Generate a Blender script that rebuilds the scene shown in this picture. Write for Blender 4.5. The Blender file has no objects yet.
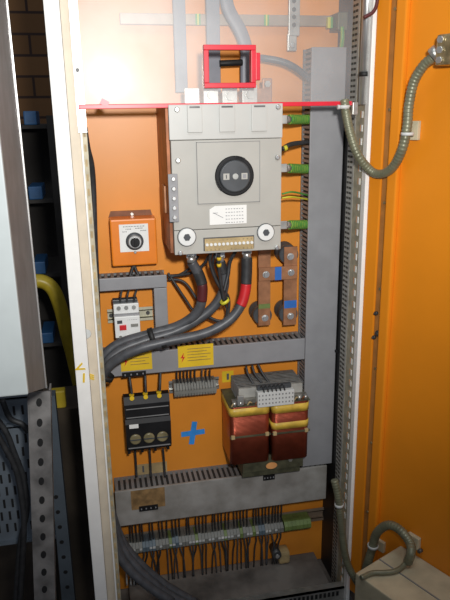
import bpy, bmesh, math, random
from mathutils import Vector, Matrix
random.seed(7)
SC = bpy.context.scene
COL = SC.collection
PI = math.pi

# ------------------------------------------------------------ camera
F = 639.0
CAM = Vector((0, 0, 1.45))
XC = Vector((0.97974934, 0.07040115, -0.18744306))     # world axes seen from the camera
YC = Vector((-0.1996644, 0.2733294, -0.94097033))
ZC = Vector((-0.01501169, 0.95934077, 0.28185091))
M3 = Matrix((XC, YC, ZC))                                # camera -> world rotation
cd = bpy.data.cameras.new('camera')
cd.sensor_fit = 'VERTICAL'; cd.sensor_height = 36.0; cd.lens = 36.0 * F / 600.0
cd.clip_start = 0.01
cam = bpy.data.objects.new('camera', cd)
cam.matrix_world = Matrix.Translation(CAM) @ M3.to_4x4()
COL.objects.link(cam); SC.camera = cam

# ------------------------------------------------------------ world, light, exposure
w = bpy.data.worlds.new('world'); SC.world = w; w.use_nodes = True
w.node_tree.nodes['Background'].inputs[0].default_value = (0.75, 0.82, 1.0, 1)
w.node_tree.nodes['Background'].inputs[1].default_value = 0.19
def lamp(name, kind, loc, aim, energy, size=0.1, col=(1, 1, 1), spot=None, blend=1.0):
    l = bpy.data.lights.new(name, kind); l.energy = energy; l.color = col
    if kind == 'AREA':
        l.shape = 'RECTANGLE'; l.size = size[0]; l.size_y = size[1]
    elif kind == 'SPOT':
        l.shadow_soft_size = size; l.spot_size = spot; l.spot_blend = blend
    else: l.shadow_soft_size = size
    o = bpy.data.objects.new(name, l); COL.objects.link(o); o.location = loc
    o.rotation_euler = (Vector(aim) - Vector(loc)).to_track_quat('-Z', 'Y').to_euler()
    return o
# the photographer's flash, just above and beside the lens
lamp('camera_flash', 'SPOT', (0.075, -0.02, 1.56), (0.15, 1.3, 1.50), 58, 0.03, (1, 0.985, 0.96), math.radians(96), 1.0)
# unseen overhead lamp, added as soft fluorescent fill from above
lamp('overhead_fill', 'AREA', (0.35, 0.2, 2.9), (0.3, 0.9, 1.0), 9, (1.4, 0.3), (0.9, 0.97, 1.0))
SC.view_settings.view_transform = 'Standard'; SC.view_settings.look = 'None'
SC.view_settings.gamma = 1.0; SC.view_settings.exposure = 0.0
SC.view_settings.use_curve_mapping = False

# ------------------------------------------------------------ measuring helpers
def ray(px, py):
    return M3 @ Vector((px - 225, 300 - py, -F))
def P(px, py, Y):
    d = ray(px, py); return CAM + d * (Y / d.y)
def R(x0, y0, x1, y1, Y):
    xm, ym = (x0 + x1) / 2, (y0 + y1) / 2
    return P(x0, ym, Y).x, P(x1, ym, Y).x, P(xm, y1, Y).z, P(xm, y0, Y).z
def S(Y): return Y / 600.0                               # about one pixel, in metres

# ------------------------------------------------------------ materials
MATS = {}
def mat(name, c, rough=0.5, metal=0.0, var=0.08, scale=30, bump=0.0, c2=None, thr=None, coat=0.0, spec=0.5):
    m = bpy.data.materials.new(name); m.use_nodes = True
    nt = m.node_tree; b = nt.nodes['Principled BSDF']
    b.inputs['Roughness'].default_value = rough; b.inputs['Metallic'].default_value = metal
    b.inputs['Coat Weight'].default_value = coat
    b.inputs['Specular IOR Level'].default_value = spec
    tc = nt.nodes.new('ShaderNodeTexCoord')
    n = nt.nodes.new('ShaderNodeTexNoise'); n.inputs['Scale'].default_value = scale; n.inputs['Detail'].default_value = 6
    nt.links.new(tc.outputs['Object'], n.inputs['Vector'])
    r = nt.nodes.new('ShaderNodeValToRGB')
    a, bb = (0.35, 0.65) if thr is None else thr
    r.color_ramp.elements[0].position = a; r.color_ramp.elements[1].position = bb
    if c2 is None:
        lo = [x * (1 - var) for x in c]; hi = [min(1, x * (1 + var)) for x in c]
    else: lo, hi = c, c2
    r.color_ramp.elements[0].color = (*lo, 1); r.color_ramp.elements[1].color = (*hi, 1)
    nt.links.new(n.outputs['Fac'], r.inputs['Fac']); nt.links.new(r.outputs['Color'], b.inputs['Base Color'])
    if bump:
        bp = nt.nodes.new('ShaderNodeBump'); bp.inputs['Strength'].default_value = bump; bp.inputs['Distance'].default_value = 0.002
        nt.links.new(n.outputs['Fac'], bp.inputs['Height']); nt.links.new(bp.outputs['Normal'], b.inputs['Normal'])
    MATS[name] = m; return m
mat('orange_plate', (0.80, 0.285, 0.03), 0.40, var=0.07, scale=6, bump=0.03)
mat('orange_door', (0.80, 0.26, 0.010), 0.45, var=0.05, scale=5, bump=0.05)
mat('orange_box', (0.80, 0.22, 0.015), 0.35, var=0.04)
mat('rust_flange', (0.20, 0.075, 0.03), 0.6, var=0.3)
mat('white_paint', (0.90, 0.89, 0.85), 0.4, var=0.03)
mat('cream_tone', (0.70, 0.60, 0.46), 0.5, var=0.06)
mat('rail_zinc', (0.46, 0.45, 0.41), 0.45, 0.25, var=0.12, scale=40)
mat('olive_zinc', (0.42, 0.38, 0.27), 0.5, 0.15, var=0.2, scale=60)
mat('zinc', (0.50, 0.50, 0.47), 0.38, 0.75, var=0.2, scale=40)
mat('bright_steel', (0.72, 0.72, 0.70), 0.3, 0.8, var=0.1)
mat('dark_steel', (0.10, 0.10, 0.10), 0.5, 0.5, var=0.3)
mat('duct_grey', (0.27, 0.27, 0.28), 0.5, var=0.06, scale=25)
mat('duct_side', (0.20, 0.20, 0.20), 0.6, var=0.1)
mat('duct_dirty', (0.24, 0.225, 0.20), 0.55, var=0.25, scale=22, bump=0.1, c2=(0.36, 0.345, 0.32))
mat('duct_inside', (0.03, 0.028, 0.025), 0.8)
mat('switch_grey', (0.42, 0.41, 0.37), 0.45, var=0.03, scale=20)
mat('switch_light', (0.50, 0.50, 0.47), 0.4, var=0.03, scale=20)
mat('black_plastic', (0.012, 0.012, 0.013), 0.5, var=0.2, spec=0.25)
mat('groove_brown', (0.36, 0.15, 0.03), 0.7, var=0.15)
mat('slot_dark', (0.06, 0.055, 0.045), 0.7)
mat('charcoal_plastic', (0.06, 0.065, 0.07), 0.4, var=0.2)
mat('rubber', (0.035, 0.036, 0.038), 0.5, var=0.25, scale=80, bump=0.1)
mat('rubber_grey', (0.075, 0.078, 0.085), 0.42, var=0.2, scale=60, bump=0.1)
mat('matt_black', (0.012, 0.012, 0.012), 0.6)
mat('copper_bar', (0.36, 0.17, 0.085), 0.5, 0.35, var=0.2, scale=50, bump=0.1)
mat('copper_side', (0.30, 0.11, 0.045), 0.5, 0.4, var=0.25, scale=30)
mat('lacquer', (0.34, 0.07, 0.035), 0.30, 0.7, var=0.15, scale=40)
mat('red', (0.68, 0.02, 0.04), 0.35, var=0.06)
mat('red_tape', (0.58, 0.02, 0.025), 0.4, var=0.1)
mat('dark_red', (0.10, 0.018, 0.02), 0.45)
mat('bin_blue', (0.03, 0.12, 0.28), 0.5)
mat('blue', (0.03, 0.15, 0.50), 0.5, var=0.12)
mat('blue_tape', (0.035, 0.27, 0.72), 0.6, var=0.12, scale=60)
mat('green', (0.07, 0.30, 0.05), 0.45, var=0.2)
mat('earth_yellow', (0.65, 0.60, 0.04), 0.45)
mat('white_plastic', (0.72, 0.73, 0.71), 0.4, var=0.03)
mat('paper', (0.80, 0.80, 0.77), 0.6, var=0.02)
mat('paper_grey', (0.60, 0.61, 0.59), 0.5, var=0.02)
mat('ink', (0.10, 0.10, 0.11), 0.6)
mat('yellow', (0.78, 0.52, 0.02), 0.5, var=0.06)
mat('yellow_dull', (0.50, 0.36, 0.07), 0.55, var=0.2)
mat('yellow_hose', (0.62, 0.46, 0.04), 0.35, var=0.1)
mat('kapton', (0.66, 0.44, 0.06), 0.4, var=0.2, scale=50)
mat('sand', (0.42, 0.31, 0.15), 0.6, var=0.2)
mat('brown_label', (0.25, 0.15, 0.06), 0.6, var=0.35, scale=60)
mat('core', (0.20, 0.19, 0.165), 0.5, 0.4, var=0.4, scale=80, bump=0.2)
mat('core_olive', (0.10, 0.10, 0.06), 0.5, 0.3, var=0.3, scale=50)
mat('conduit', (0.20, 0.20, 0.13), 0.4, 0.25, var=0.15, scale=60)
mat('door_box', (0.52, 0.46, 0.31), 0.6, var=0.15, scale=20, bump=0.1)
mat('brass', (0.50, 0.40, 0.22), 0.35, 0.8, var=0.3, scale=80)
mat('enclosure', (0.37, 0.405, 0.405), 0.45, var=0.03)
mat('enclosure_shaded', (0.13, 0.13, 0.135), 0.5, 0.0, var=0.2, scale=25)  # darker copy of the enclosure grey, the side's shade put into the colour
mat('galvanised', (0.26, 0.25, 0.24), 0.5, 0.4, var=0.45, scale=18, bump=0.15)
mat('tray', (0.20, 0.235, 0.27), 0.5, 0.3, var=0.15, scale=15)
mat('beam_blue', (0.11, 0.135, 0.16), 0.5, 0.2, var=0.2, scale=10)
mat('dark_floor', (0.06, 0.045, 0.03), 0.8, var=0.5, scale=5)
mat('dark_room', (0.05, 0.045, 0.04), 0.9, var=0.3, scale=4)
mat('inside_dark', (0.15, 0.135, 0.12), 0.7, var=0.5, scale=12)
mat('pale_orange', (0.75, 0.35, 0.12), 0.6)
mat('fuse_window', (0.20, 0.17, 0.09), 0.3, var=0.3)
mat('terminal_grey', (0.20, 0.20, 0.18), 0.5, var=0.1)
mat('terminal_blue', (0.11, 0.15, 0.18), 0.5, var=0.1)
mat('terminal_green', (0.15, 0.21, 0.06), 0.5, var=0.2)
mat('rail_brown', (0.33, 0.25, 0.18), 0.45, 0.3, var=0.1)
mat('cream_rail', (0.55, 0.53, 0.40), 0.5, 0.2, var=0.1)
mat('bar_slate', (0.17, 0.18, 0.21), 0.45, var=0.1)

# fine horizontal winding of the coils
nt = MATS['lacquer'].node_tree; tcn = nt.nodes.new('ShaderNodeTexCoord'); wvn = nt.nodes.new('ShaderNodeTexWave')
wvn.bands_direction = 'Z'; wvn.inputs['Scale'].default_value = 110; bpn = nt.nodes.new('ShaderNodeBump')
bpn.inputs['Strength'].default_value = 0.6; bpn.inputs['Distance'].default_value = 0.0006
nt.links.new(tcn.outputs['Object'], wvn.inputs['Vector']); nt.links.new(wvn.outputs['Fac'], bpn.inputs['Height'])
nt.links.new(bpn.outputs['Normal'], nt.nodes['Principled BSDF'].inputs['Normal'])
# brick wall seen far behind
def brick_mat():
    m = bpy.data.materials.new('brick'); m.use_nodes = True; nt = m.node_tree; b = nt.nodes['Principled BSDF']
    b.inputs['Roughness'].default_value = 0.9
    tc = nt.nodes.new('ShaderNodeTexCoord'); mp = nt.nodes.new('ShaderNodeMapping')
    mp.inputs['Rotation'].default_value = (PI / 2, 0, 0)
    br = nt.nodes.new('ShaderNodeTexBrick'); br.inputs['Scale'].default_value = 1.0
    br.inputs['Brick Width'].default_value = 0.16; br.inputs['Row Height'].default_value = 0.09
    br.inputs['Mortar Size'].default_value = 0.006
    br.inputs['Color1'].default_value = (0.30, 0.15, 0.06, 1); br.inputs['Color2'].default_value = (0.22, 0.11, 0.045, 1)
    br.inputs['Mortar'].default_value = (0.07, 0.04, 0.03, 1)
    nt.links.new(tc.outputs['Object'], mp.inputs['Vector']); nt.links.new(mp.outputs['Vector'], br.inputs['Vector'])
    nt.links.new(br.outputs['Color'], b.inputs['Base Color']); MATS['brick'] = m
brick_mat()
# green/yellow striped earth sleeve
def stripe_mat():
    m = bpy.data.materials.new('earth_stripe'); m.use_nodes = True; nt = m.node_tree; b = nt.nodes['Principled BSDF']
    b.inputs['Roughness'].default_value = 0.45
    tc = nt.nodes.new('ShaderNodeTexCoord'); wv = nt.nodes.new('ShaderNodeTexWave'); wv.inputs['Scale'].default_value = 60
    wv.bands_direction = 'X'
    r = nt.nodes.new('ShaderNodeValToRGB'); r.color_ramp.interpolation = 'CONSTANT'
    r.color_ramp.elements[0].color = (0.06, 0.28, 0.05, 1); r.color_ramp.elements[1].color = (0.30, 0.45, 0.06, 1)
    r.color_ramp.elements[1].position = 0.7
    nt.links.new(tc.outputs['Object'], wv.inputs['Vector']); nt.links.new(wv.outputs['Fac'], r.inputs['Fac'])
    nt.links.new(r.outputs['Color'], b.inputs['Base Color']); MATS['earth_stripe'] = m
stripe_mat()
# clear cover, lightly scratched
def clear_mat():
    m = bpy.data.materials.new('clear_sheet'); m.use_nodes = True; nt = m.node_tree
    for n in list(nt.nodes): nt.nodes.remove(n)
    out = nt.nodes.new('ShaderNodeOutputMaterial')
    tr = nt.nodes.new('ShaderNodeBsdfTransparent'); tr.inputs[0].default_value = (0.97, 0.97, 0.96, 1)
    gl = nt.nodes.new('ShaderNodeBsdfGlossy'); gl.inputs['Roughness'].default_value = 0.48
    g2 = nt.nodes.new('ShaderNodeBsdfGlossy'); g2.inputs['Roughness'].default_value = 0.06
    df = nt.nodes.new('ShaderNodeBsdfDiffuse'); df.inputs[0].default_value = (0.8, 0.8, 0.8, 1)
    tc = nt.nodes.new('ShaderNodeTexCoord'); ns = nt.nodes.new('ShaderNodeTexNoise'); ns.inputs['Scale'].default_value = 9
    ns.inputs['Detail'].default_value = 5; nt.links.new(tc.outputs['Object'], ns.inputs['Vector'])
    mr = nt.nodes.new('ShaderNodeMapRange'); mr.inputs[1].default_value = 0.3; mr.inputs[2].default_value = 0.7
    mr.inputs[3].default_value = 0.08; mr.inputs[4].default_value = 0.15
    nt.links.new(ns.outputs['Fac'], mr.inputs[0])
    mr2 = nt.nodes.new('ShaderNodeMapRange'); mr2.inputs[3].default_value = 0.10; mr2.inputs[4].default_value = 0.22
    nt.links.new(ns.outputs['Fac'], mr2.inputs[0])
    a = nt.nodes.new('ShaderNodeMixShader'); nt.links.new(mr.outputs[0], a.inputs[0])
    nt.links.new(tr.outputs[0], a.inputs[1]); nt.links.new(df.outputs[0], a.inputs[2])
    b = nt.nodes.new('ShaderNodeMixShader'); nt.links.new(mr2.outputs[0], b.inputs[0])
    nt.links.new(a.outputs[0], b.inputs[1]); nt.links.new(gl.outputs[0], b.inputs[2])
    c = nt.nodes.new('ShaderNodeMixShader'); c.inputs[0].default_value = 0.02
    nt.links.new(b.outputs[0], c.inputs[1]); nt.links.new(g2.outputs[0], c.inputs[2])
    nt.links.new(c.outputs[0], out.inputs[0]); MATS['clear_sheet'] = m
clear_mat()

# ------------------------------------------------------------ mesh builder
def catmull(pts, n=8):
    pts = [Vector(p) for p in pts]
    if len(pts) < 3: return pts
    e = [pts[0] * 2 - pts[1]] + pts + [pts[-1] * 2 - pts[-2]]
    out = []
    for i in range(1, len(e) - 2):
        a, b, c, d = e[i - 1], e[i], e[i + 1], e[i + 2]
        for k in range(n):
            t = k / n
            out.append(0.5 * ((2 * b) + (c - a) * t + (2 * a - 5 * b + 4 * c - d) * t * t + (3 * b - a - 3 * c + d) * t ** 3))
    out.append(pts[-1]); return out

class MB:
    def __init__(s): s.b = bmesh.new(); s.mats = []
    def mi(s, m):
        if m is None: return 0
        if m not in s.mats: s.mats.append(m)
        return s.mats.index(m)
    def box(s, x0, x1, y0, y1, z0, z1, bev=0.0, mt=None, rot=None, seg=2):
        t = bmesh.new()
        bmesh.ops.create_cube(t, size=1)
        for v in t.verts:
            v.co = Vector(((v.co.x) * abs(x1 - x0), (v.co.y) * abs(y1 - y0), (v.co.z) * abs(z1 - z0)))
        if bev > 0:
            bev = min(bev, abs(x1 - x0) * .45, abs(y1 - y0) * .45, abs(z1 - z0) * .45)
            bmesh.ops.bevel(t, geom=list(t.edges), offset=bev, segments=seg, affect='EDGES', profile=0.6)
        c = Vector(((x0 + x1) / 2, (y0 + y1) / 2, (z0 + z1) / 2))
        if rot is not None:
            t.transform(rot.to_4x4())
        t.transform(Matrix.Translation(c))
        s._add(t, mt); return s
    def _add(s, t, mt=None, smooth=False):
        i = s.mi(mt)
        vm = {v: s.b.verts.new(v.co) for v in t.verts}
        for f in t.faces:
            try: nf = s.b.faces.new([vm[v] for v in f.verts])
            except ValueError: continue
            nf.material_index = i; nf.smooth = smooth
        t.free()
    def cyl(s, p0, p1, r, n=20, r1=None, mt=None, smooth=True, bev=0.0):
        p0, p1 = Vector(p0), Vector(p1); d = p1 - p0; L = d.length
        r1 = r if r1 is None else r1
        prof = [(0, 0), (r, 0), (r1, L), (0, L)]
        if bev: prof = [(0, 0), (r, 0), (r1, L - bev), (r1 - bev, L), (0, L)]
        return s.lathe(p0, d, prof, n, mt)
    def lathe(s, p0, d, prof, n=20, mt=None):
        i = s.mi(mt)
        q = Vector((0, 0, 1)).rotation_difference(Vector(d).normalized())
        rings = []
        for (r, h) in prof:
            if r <= 1e-7: rings.append([s.b.verts.new(Vector(p0) + q @ Vector((0, 0, h)))])
            else: rings.append([s.b.verts.new(Vector(p0) + q @ Vector((r * math.cos(2 * PI * k / n), r * math.sin(2 * PI * k / n), h))) for k in range(n)])
        for j in range(len(rings) - 1):
            A, B = rings[j], rings[j + 1]
            for k in range(n):
                k2 = (k + 1) % n
                if len(A) == 1 and len(B) == 1: continue
                if len(A) == 1: f = [A[0], B[k], B[k2]]
                elif len(B) == 1: f = [A[k], B[0], A[k2]]
                else: f = [A[k], B[k], B[k2], A[k2]]
                ff = s.b.faces.new(f); ff.material_index = i
                dr = abs(prof[j + 1][0] - prof[j][0]); dh = abs(prof[j + 1][1] - prof[j][1])
                ff.smooth = dh > dr * 0.3
        return s
    def tube(s, pts, r, n=10, mt=None, smoothn=8, rings=None, flat=1.0, up=Vector((0, 1, 0))):
        """swept tube; rings=(pitch, depth) gives a corrugated hose; flat squashes it into a strip"""
        i = s.mi(mt)
        c = catmull(pts, smoothn)
        if rings:
            L = [0]
            for a, b in zip(c, c[1:]): L.append(L[-1] + (b - a).length)
            st = rings[0] / 4; N = int(L[-1] / st); cc = []; j = 0
            for k in range(N + 1):
                t = k * st
                while j < len(L) - 2 and L[j + 1] < t: j += 1
                u = (t - L[j]) / max(1e-9, L[j + 1] - L[j]); cc.append(c[j].lerp(c[j + 1], min(1, u)))
            c = cc
        T = []
        for k in range(len(c)):
            a = c[max(0, k - 1)]; b = c[min(len(c) - 1, k + 1)]; T.append((b - a).normalized())
        u = T[0].orthogonal().normalized() if flat == 1.0 else (up - T[0] * up.dot(T[0])).normalized()
        prev = None
        for k, p in enumerate(c):
            if k and flat == 1.0: u = (T[k - 1].rotation_difference(T[k]) @ u)
            elif flat != 1.0: u = (up - T[k] * up.dot(T[k])).normalized()
            u = (u - T[k] * u.dot(T[k])).normalized(); v = T[k].cross(u)
            rr = r if not callable(r) else r(k / (len(c) - 1))
            if rings: rr = rr - (rings[1] if k % 4 in (0,) else (rings[1] * .4 if k % 4 in (1, 3) else 0))
            ring = [s.b.verts.new(p + (u * math.cos(2 * PI * q / n) * flat + v * math.sin(2 * PI * q / n)) * rr) for q in range(n)]
            if prev:
                for q in range(n):
                    f = s.b.faces.new([prev[q], prev[(q + 1) % n], ring[(q + 1) % n], ring[q]]); f.smooth = True; f.material_index = i
            else:
                f = s.b.faces.new(ring[::-1]); f.material_index = i
            prev = ring
        f = s.b.faces.new(prev); f.material_index = i
        return s
    def prism(s, poly, axis, a0, a1, mt=None, bev=0.0):
        """poly in the plane across axis: 'y' -> (x,z), 'x' -> (y,z), 'z' -> (x,y)"""
        def mk(p, a):
            return {'y': (p[0], a, p[1]), 'x': (a, p[0], p[1]), 'z': (p[0], p[1], a)}[axis]
        t = bmesh.new()
        A = [t.verts.new(mk(p, a0)) for p in poly]; B = [t.verts.new(mk(p, a1)) for p in poly]
        t.faces.new(A); t.faces.new(B[::-1])
        n = len(poly)
        for k in range(n): t.faces.new([A[k], B[k], B[(k + 1) % n], A[(k + 1) % n]])
        bmesh.ops.recalc_face_normals(t, faces=list(t.faces))
        if bev: bmesh.ops.bevel(t, geom=list(t.edges), offset=bev, segments=2, affect='EDGES')
        s._add(t, mt); return s
    def xf(s, m): s.b.transform(m); return s
    def build(s, name, mt=None, parent=None, free=None):
        bmesh.ops.recalc_face_normals(s.b, faces=list(s.b.faces))
        if parent is not None:
            org = Vector((0, 0, 0)); q = parent
            while q is not None: org += q.location; q = q.parent
            loc = Vector((0, 0, 0))
        else:
            vs = [v.co for v in s.b.verts]
            org = Vector(((min(v.x for v in vs) + max(v.x for v in vs)) / 2, (min(v.y for v in vs) + max(v.y for v in vs)) / 2, min(v.z for v in vs)))
            loc = org
        s.b.transform(Matrix.Translation(-org))
        me = bpy.data.meshes.new(name); s.b.to_mesh(me); s.b.free()
        if s.mats:
            for m in s.mats: me.materials.append(MATS[m])
        else: me.materials.append(MATS[mt])
        o = bpy.data.objects.new(name, me); COL.objects.link(o); o.location = loc
        if parent is not None: o.parent = parent
        return o

def tag(o, label=None, cat=None, group=None, kind=None):
    if label: o['label'] = label
    if cat: o['category'] = cat
    if group: o['group'] = group
    if kind: o['kind'] = kind
    return o
def thing(name, loc, label, cat, group=None):
    o = bpy.data.objects.new(name, None); o.empty_display_size = 0.02
    COL.objects.link(o); o.location = loc; return tag(o, label, cat, group)
def bx(name, mt, parent, *a, bev=0.0, label=None, **k):
    o = MB().box(*a, bev=bev, **k).build(name, mt, parent)
    if label: o['label'] = label
    return o
def kids(o): return [c for c in COL.objects if c.parent == o]
def copy_tree(o, parent=None):
    c = o.copy(); COL.objects.link(c); c.parent = parent
    for ch in kids(o): copy_tree(ch, c)
    return c
def text_mesh(body, size, x, y, z, mt, parent, name='lettering', rot=0.0):
    cu = bpy.data.curves.new('t', 'FONT'); cu.body = body; cu.size = size; cu.align_x = 'CENTER'; cu.align_y = 'CENTER'; cu.extrude = 0.0002; cu.offset = 0.0006
    to = bpy.data.objects.new('t', cu); COL.objects.link(to)
    dg = bpy.context.evaluated_depsgraph_get(); me = bpy.data.meshes.new_from_object(to.evaluated_get(dg))
    bpy.data.objects.remove(to)
    org = Vector((0, 0, 0)); q = parent
    while q is not None: org += q.location; q = q.parent
    me.transform(Matrix.Translation(Vector((x, y, z)) - org) @ Matrix.Rotation(rot, 4, 'Y') @ Matrix.Rotation(PI / 2, 4, 'X'))
    me.materials.clear(); me.materials.append(MATS[mt])
    o = bpy.data.objects.new(name, me); COL.objects.link(o); o.parent = parent; return o

YF = 1.15      # cabinet front
YP = 1.31      # mounting plate
# ============================================================ setting
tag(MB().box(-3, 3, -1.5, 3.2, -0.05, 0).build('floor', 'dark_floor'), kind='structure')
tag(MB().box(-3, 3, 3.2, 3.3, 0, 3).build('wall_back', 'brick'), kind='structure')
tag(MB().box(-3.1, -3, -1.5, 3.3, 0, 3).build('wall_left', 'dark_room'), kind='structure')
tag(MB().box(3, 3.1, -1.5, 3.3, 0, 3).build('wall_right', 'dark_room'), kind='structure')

# ============================================================ cabinet
cab = thing('electrical_cabinet', (0.23, 1.27, 0.0), 'white framed switchgear cabinet with orange interior and open orange door', 'cabinet')
XL, XR = -0.060, 0.506
ZB, ZT = 0.335, 1.92
x0 = P(97, 290, YP).x
plate = bx('mounting_plate', 'orange_plate', cab, x0, 0.535, YP, YP + 0.004, 0.35, 1.88)
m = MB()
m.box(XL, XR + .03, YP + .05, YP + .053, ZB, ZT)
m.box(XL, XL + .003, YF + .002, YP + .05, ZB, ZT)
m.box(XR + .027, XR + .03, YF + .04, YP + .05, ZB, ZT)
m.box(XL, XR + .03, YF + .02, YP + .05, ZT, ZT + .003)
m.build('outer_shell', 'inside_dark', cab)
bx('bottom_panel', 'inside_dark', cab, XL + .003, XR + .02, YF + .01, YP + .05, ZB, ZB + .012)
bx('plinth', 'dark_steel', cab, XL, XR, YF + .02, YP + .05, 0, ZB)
# bottom front lip with perforations
m = MB(); m.box(-.008, .50, YF, YF + .004, ZB + .012, .396); m.box(-.008, .50, YF, YF + .02, .392, .396)
m.build('front_sill', 'zinc', cab)
m = MB()
for k in range(48): m.box(.0 + k * .0102, .006 + k * .0102, YF - .0006, YF + .001, .376, .388)
m.build('sill_slots', 'matt_black', cab)
# left frame post
m = MB(); m.box(-.060, -.035, YF, YF + .05, ZB, ZT, .0015)
m.build('frame_post', 'white_paint', cab)
bx('seal_channel', 'cream_tone', cab, -.035, -.0175, YF + .006, YF + .05, ZB, ZT)  # channel face in a darker cream than the post
bx('channel_edge', 'matt_black', cab, -.0355, -.0345, YF + .0035, YF + .008, ZB, ZT)
bx('frame_lip', 'white_paint', cab, -.0175, -.0145, YF - .002, YF + .03, ZB, ZT)
rl = bx('slotted_rail', 'olive_zinc', cab, -.0145, -.0065, YF + .008, YF + .05, ZB, ZT)
m = MB()
for k in range(60):
    z = ZB + .02 + k * .0252
    m.box(-.0125, -.0090, YF + .007, YF + .0085, z, z + .012)
m.build('rail_slots', 'sand', rl)
bx('gap_shade', 'matt_black', cab, -.0075, x0, YF + .06, YP + .003, ZB + .012, ZT)  # black strip in place of the shade in the gap left of the plate
# right frame: inner faces seen from the side
xr = 0.500
fr = MB()
fr.box(xr - .001, xr + .0075, YF - .012, YF + .006, ZB, ZT, .001)
fr.build('frame_post', 'white_paint', cab)
rr_ = bx('slotted_rail', 'olive_zinc', cab, xr + .001, xr + .012, YF + .006, YF + .050, ZB, ZT)
m = MB()
for k in range(62):
    z = ZB + .01 + k * .0248
    m.box(xr - .0002, xr + .002, YF + .016, YF + .022, z, z + .012, mt='paper')
    m.box(xr - .0002, xr + .002, YF + .022, YF + .026, z, z + .012, mt='pale_orange')  # light shining in the slots, painted white and orange
m.build('rail_slots', None, rr_)
r2 = bx('depth_rail', 'rail_zinc', cab, xr + .0005, xr + .012, YF + .050, YF + .084, ZB, ZT)
m = MB()
for k in range(150):
    z = ZB + .005 + k * .0102
    m.box(xr - .0005, xr + .002, YF + .058, YF + .068, z, z + .0042)
    m.box(xr - .0005, xr + .002, YF + .072, YF + .080, z, z + .0042)
m.build('rail_slots', 'slot_dark', r2)
bx('gap_shade', 'matt_black', cab, xr + .001, xr + .006, YF + .084, YP, ZB + .012, ZT)  # black strip for the shade in the gap behind the right rail
# chromed lock rod on the right frame
q0, q1 = P(363, 0, YF), P(362, 103, YF)
m = MB(); m.cyl((xr - .004, YF + .008, 1.46), (xr - .004, YF + .008, 1.90), .0085, 16); rod = m.build('lock_rod', 'bright_steel', cab)
z = P(363, 74, YF).z
m = MB(); m.cyl((xr - .004, YF + .008, z - .004), (xr - .004, YF + .008, z + .004), .0095, 16); m.build('rod_collar', 'matt_black', rod)
# smeared blue-white sticker on the left channel and yellow chalk marks
a = R(81, 327, 91, 343, YF)
m = MB(); m.lathe(((a[0] + a[1]) / 2, YF + .006, (a[2] + a[3]) / 2), (0, -1, 0), [(0.0, 0), (.010, 0), (.009, .0006), (0, .0008)], 9, 'paper_grey')
o = m.build('sticker', None, cab); o['label'] = 'grey white sticker remnant'
p = P(79, 368, YF); text_mesh('V', .024, p.x, YF - .0008, p.z, 'yellow', cab, 'chalk_mark', 1.2)
p = P(82, 377, YF); text_mesh('1', .026, -.0455, YF - .0008, p.z - .003, 'yellow', cab, 'chalk_mark', 0.1)
m = MB()
p = P(92, 378, YF)
for k in range(3): m.box(-.037, -.026, YF + .005, YF + .006, p.z - .005 + k * .004, p.z - .0025 + k * .004, rot=Matrix.Rotation(.4, 3, 'Y'))
m.build('chalk_mark', 'yellow', cab)

# blue tape cross on the plate
c = P(193, 433, YP - .001)
m = MB(); s_ = S(YP)
m.box(c.x - 12.5 * s_, c.x + 12.5 * s_, YP - .0012, YP, c.z - 2.8 * s_, c.z + 2.8 * s_, rot=Matrix.Rotation(-.04, 3, 'Y'))
m.box(c.x - 2.8 * s_, c.x + 2.8 * s_, YP - .0016, YP - .0004, c.z - 13 * s_, c.z + 13 * s_, rot=Matrix.Rotation(.16, 3, 'Y'))
o = m.build('tape_cross', 'blue_tape', plate); o['label'] = 'blue tape cross stuck on orange plate'
# yellow square label on the plate beside the transformer
a = R(222, 371, 233.5, 382, YP - .001)
o = bx('square_label', 'yellow', plate, a[0], a[1], YP - .0014, YP, a[2], a[3]); o['label'] = 'small yellow square label'
bx('label_symbol', 'ink', o, (a[0] * .6 + a[1] * .4), (a[0] * .4 + a[1] * .6), YP - .002, YP - .0012, a[2] + .006, a[3] - .006)

# ---- door, hinged on the right post
door_ang = math.radians(25)
HX, HY = 0.510, 1.138
DM = Matrix.Translation((HX, HY, 0)) @ Matrix.Rotation(-(PI / 2 - door_ang), 4, 'Z')   # local +x along door, local -y faces the cabinet side
def D(u, nn, z):   # nn = distance out of the door face towards the viewer side
    return DM @ Vector((u, -nn, z))
def Pd(px, py, nn=0.0):
    d = ray(px, py); n = (D(0, 1, 0) - D(0, 0, 0)); h = D(0, nn, 0)
    return CAM + d * ((h - CAM).dot(n) / d.dot(n))
def UVd(px, py, nn=0.0):
    p = DM.inverted() @ Pd(px, py, nn); return p.x, p.z
ZD0, ZD1 = 0.40, 1.90
m = MB(); m.box(0, .56, .0, .004, ZD0, ZD1).xf(DM); door = m.build('door', 'orange_door', cab)
m = MB(); m.box(0, .029, -.006, -.0005, ZD0, ZD1, .003).xf(DM); m.build('hinge_flange', 'orange_door', door)
m = MB(); m.box(.029, .047, -.002, -.0005, ZD0, ZD1).xf(DM); gr = m.build('rim_groove', 'groove_brown', door)  # groove strip in a darker orange brown than the door
m = MB(); m.box(.047, .069, -.012, -.0005, ZD0, ZD1, .003).xf(DM); m.build('rim_rail', 'orange_door', door)
for k in range(9):
    m = MB(); p = D(.038, .002, ZD0 + .06 + k * .165); n = D(0, 1, 0) - D(0, 0, 0)
    m.cyl(p, p + n * .002, .0028, 10); m.build('rivet', 'brass', gr)
for (px, py, r) in ((377, 313, .004), (379, 333, .006), (375, 337, .004)):
    u, z = UVd(px, py, .006); p = D(max(.005, u), .0062, z); n = D(0, 1, 0) - D(0, 0, 0)
    m = MB(); m.cyl(p, p + n * .005, r, 6); m.cyl(p + n * .005, p + n * .008, r * .5, 8); m.build('screw', 'dark_steel', door)

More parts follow.
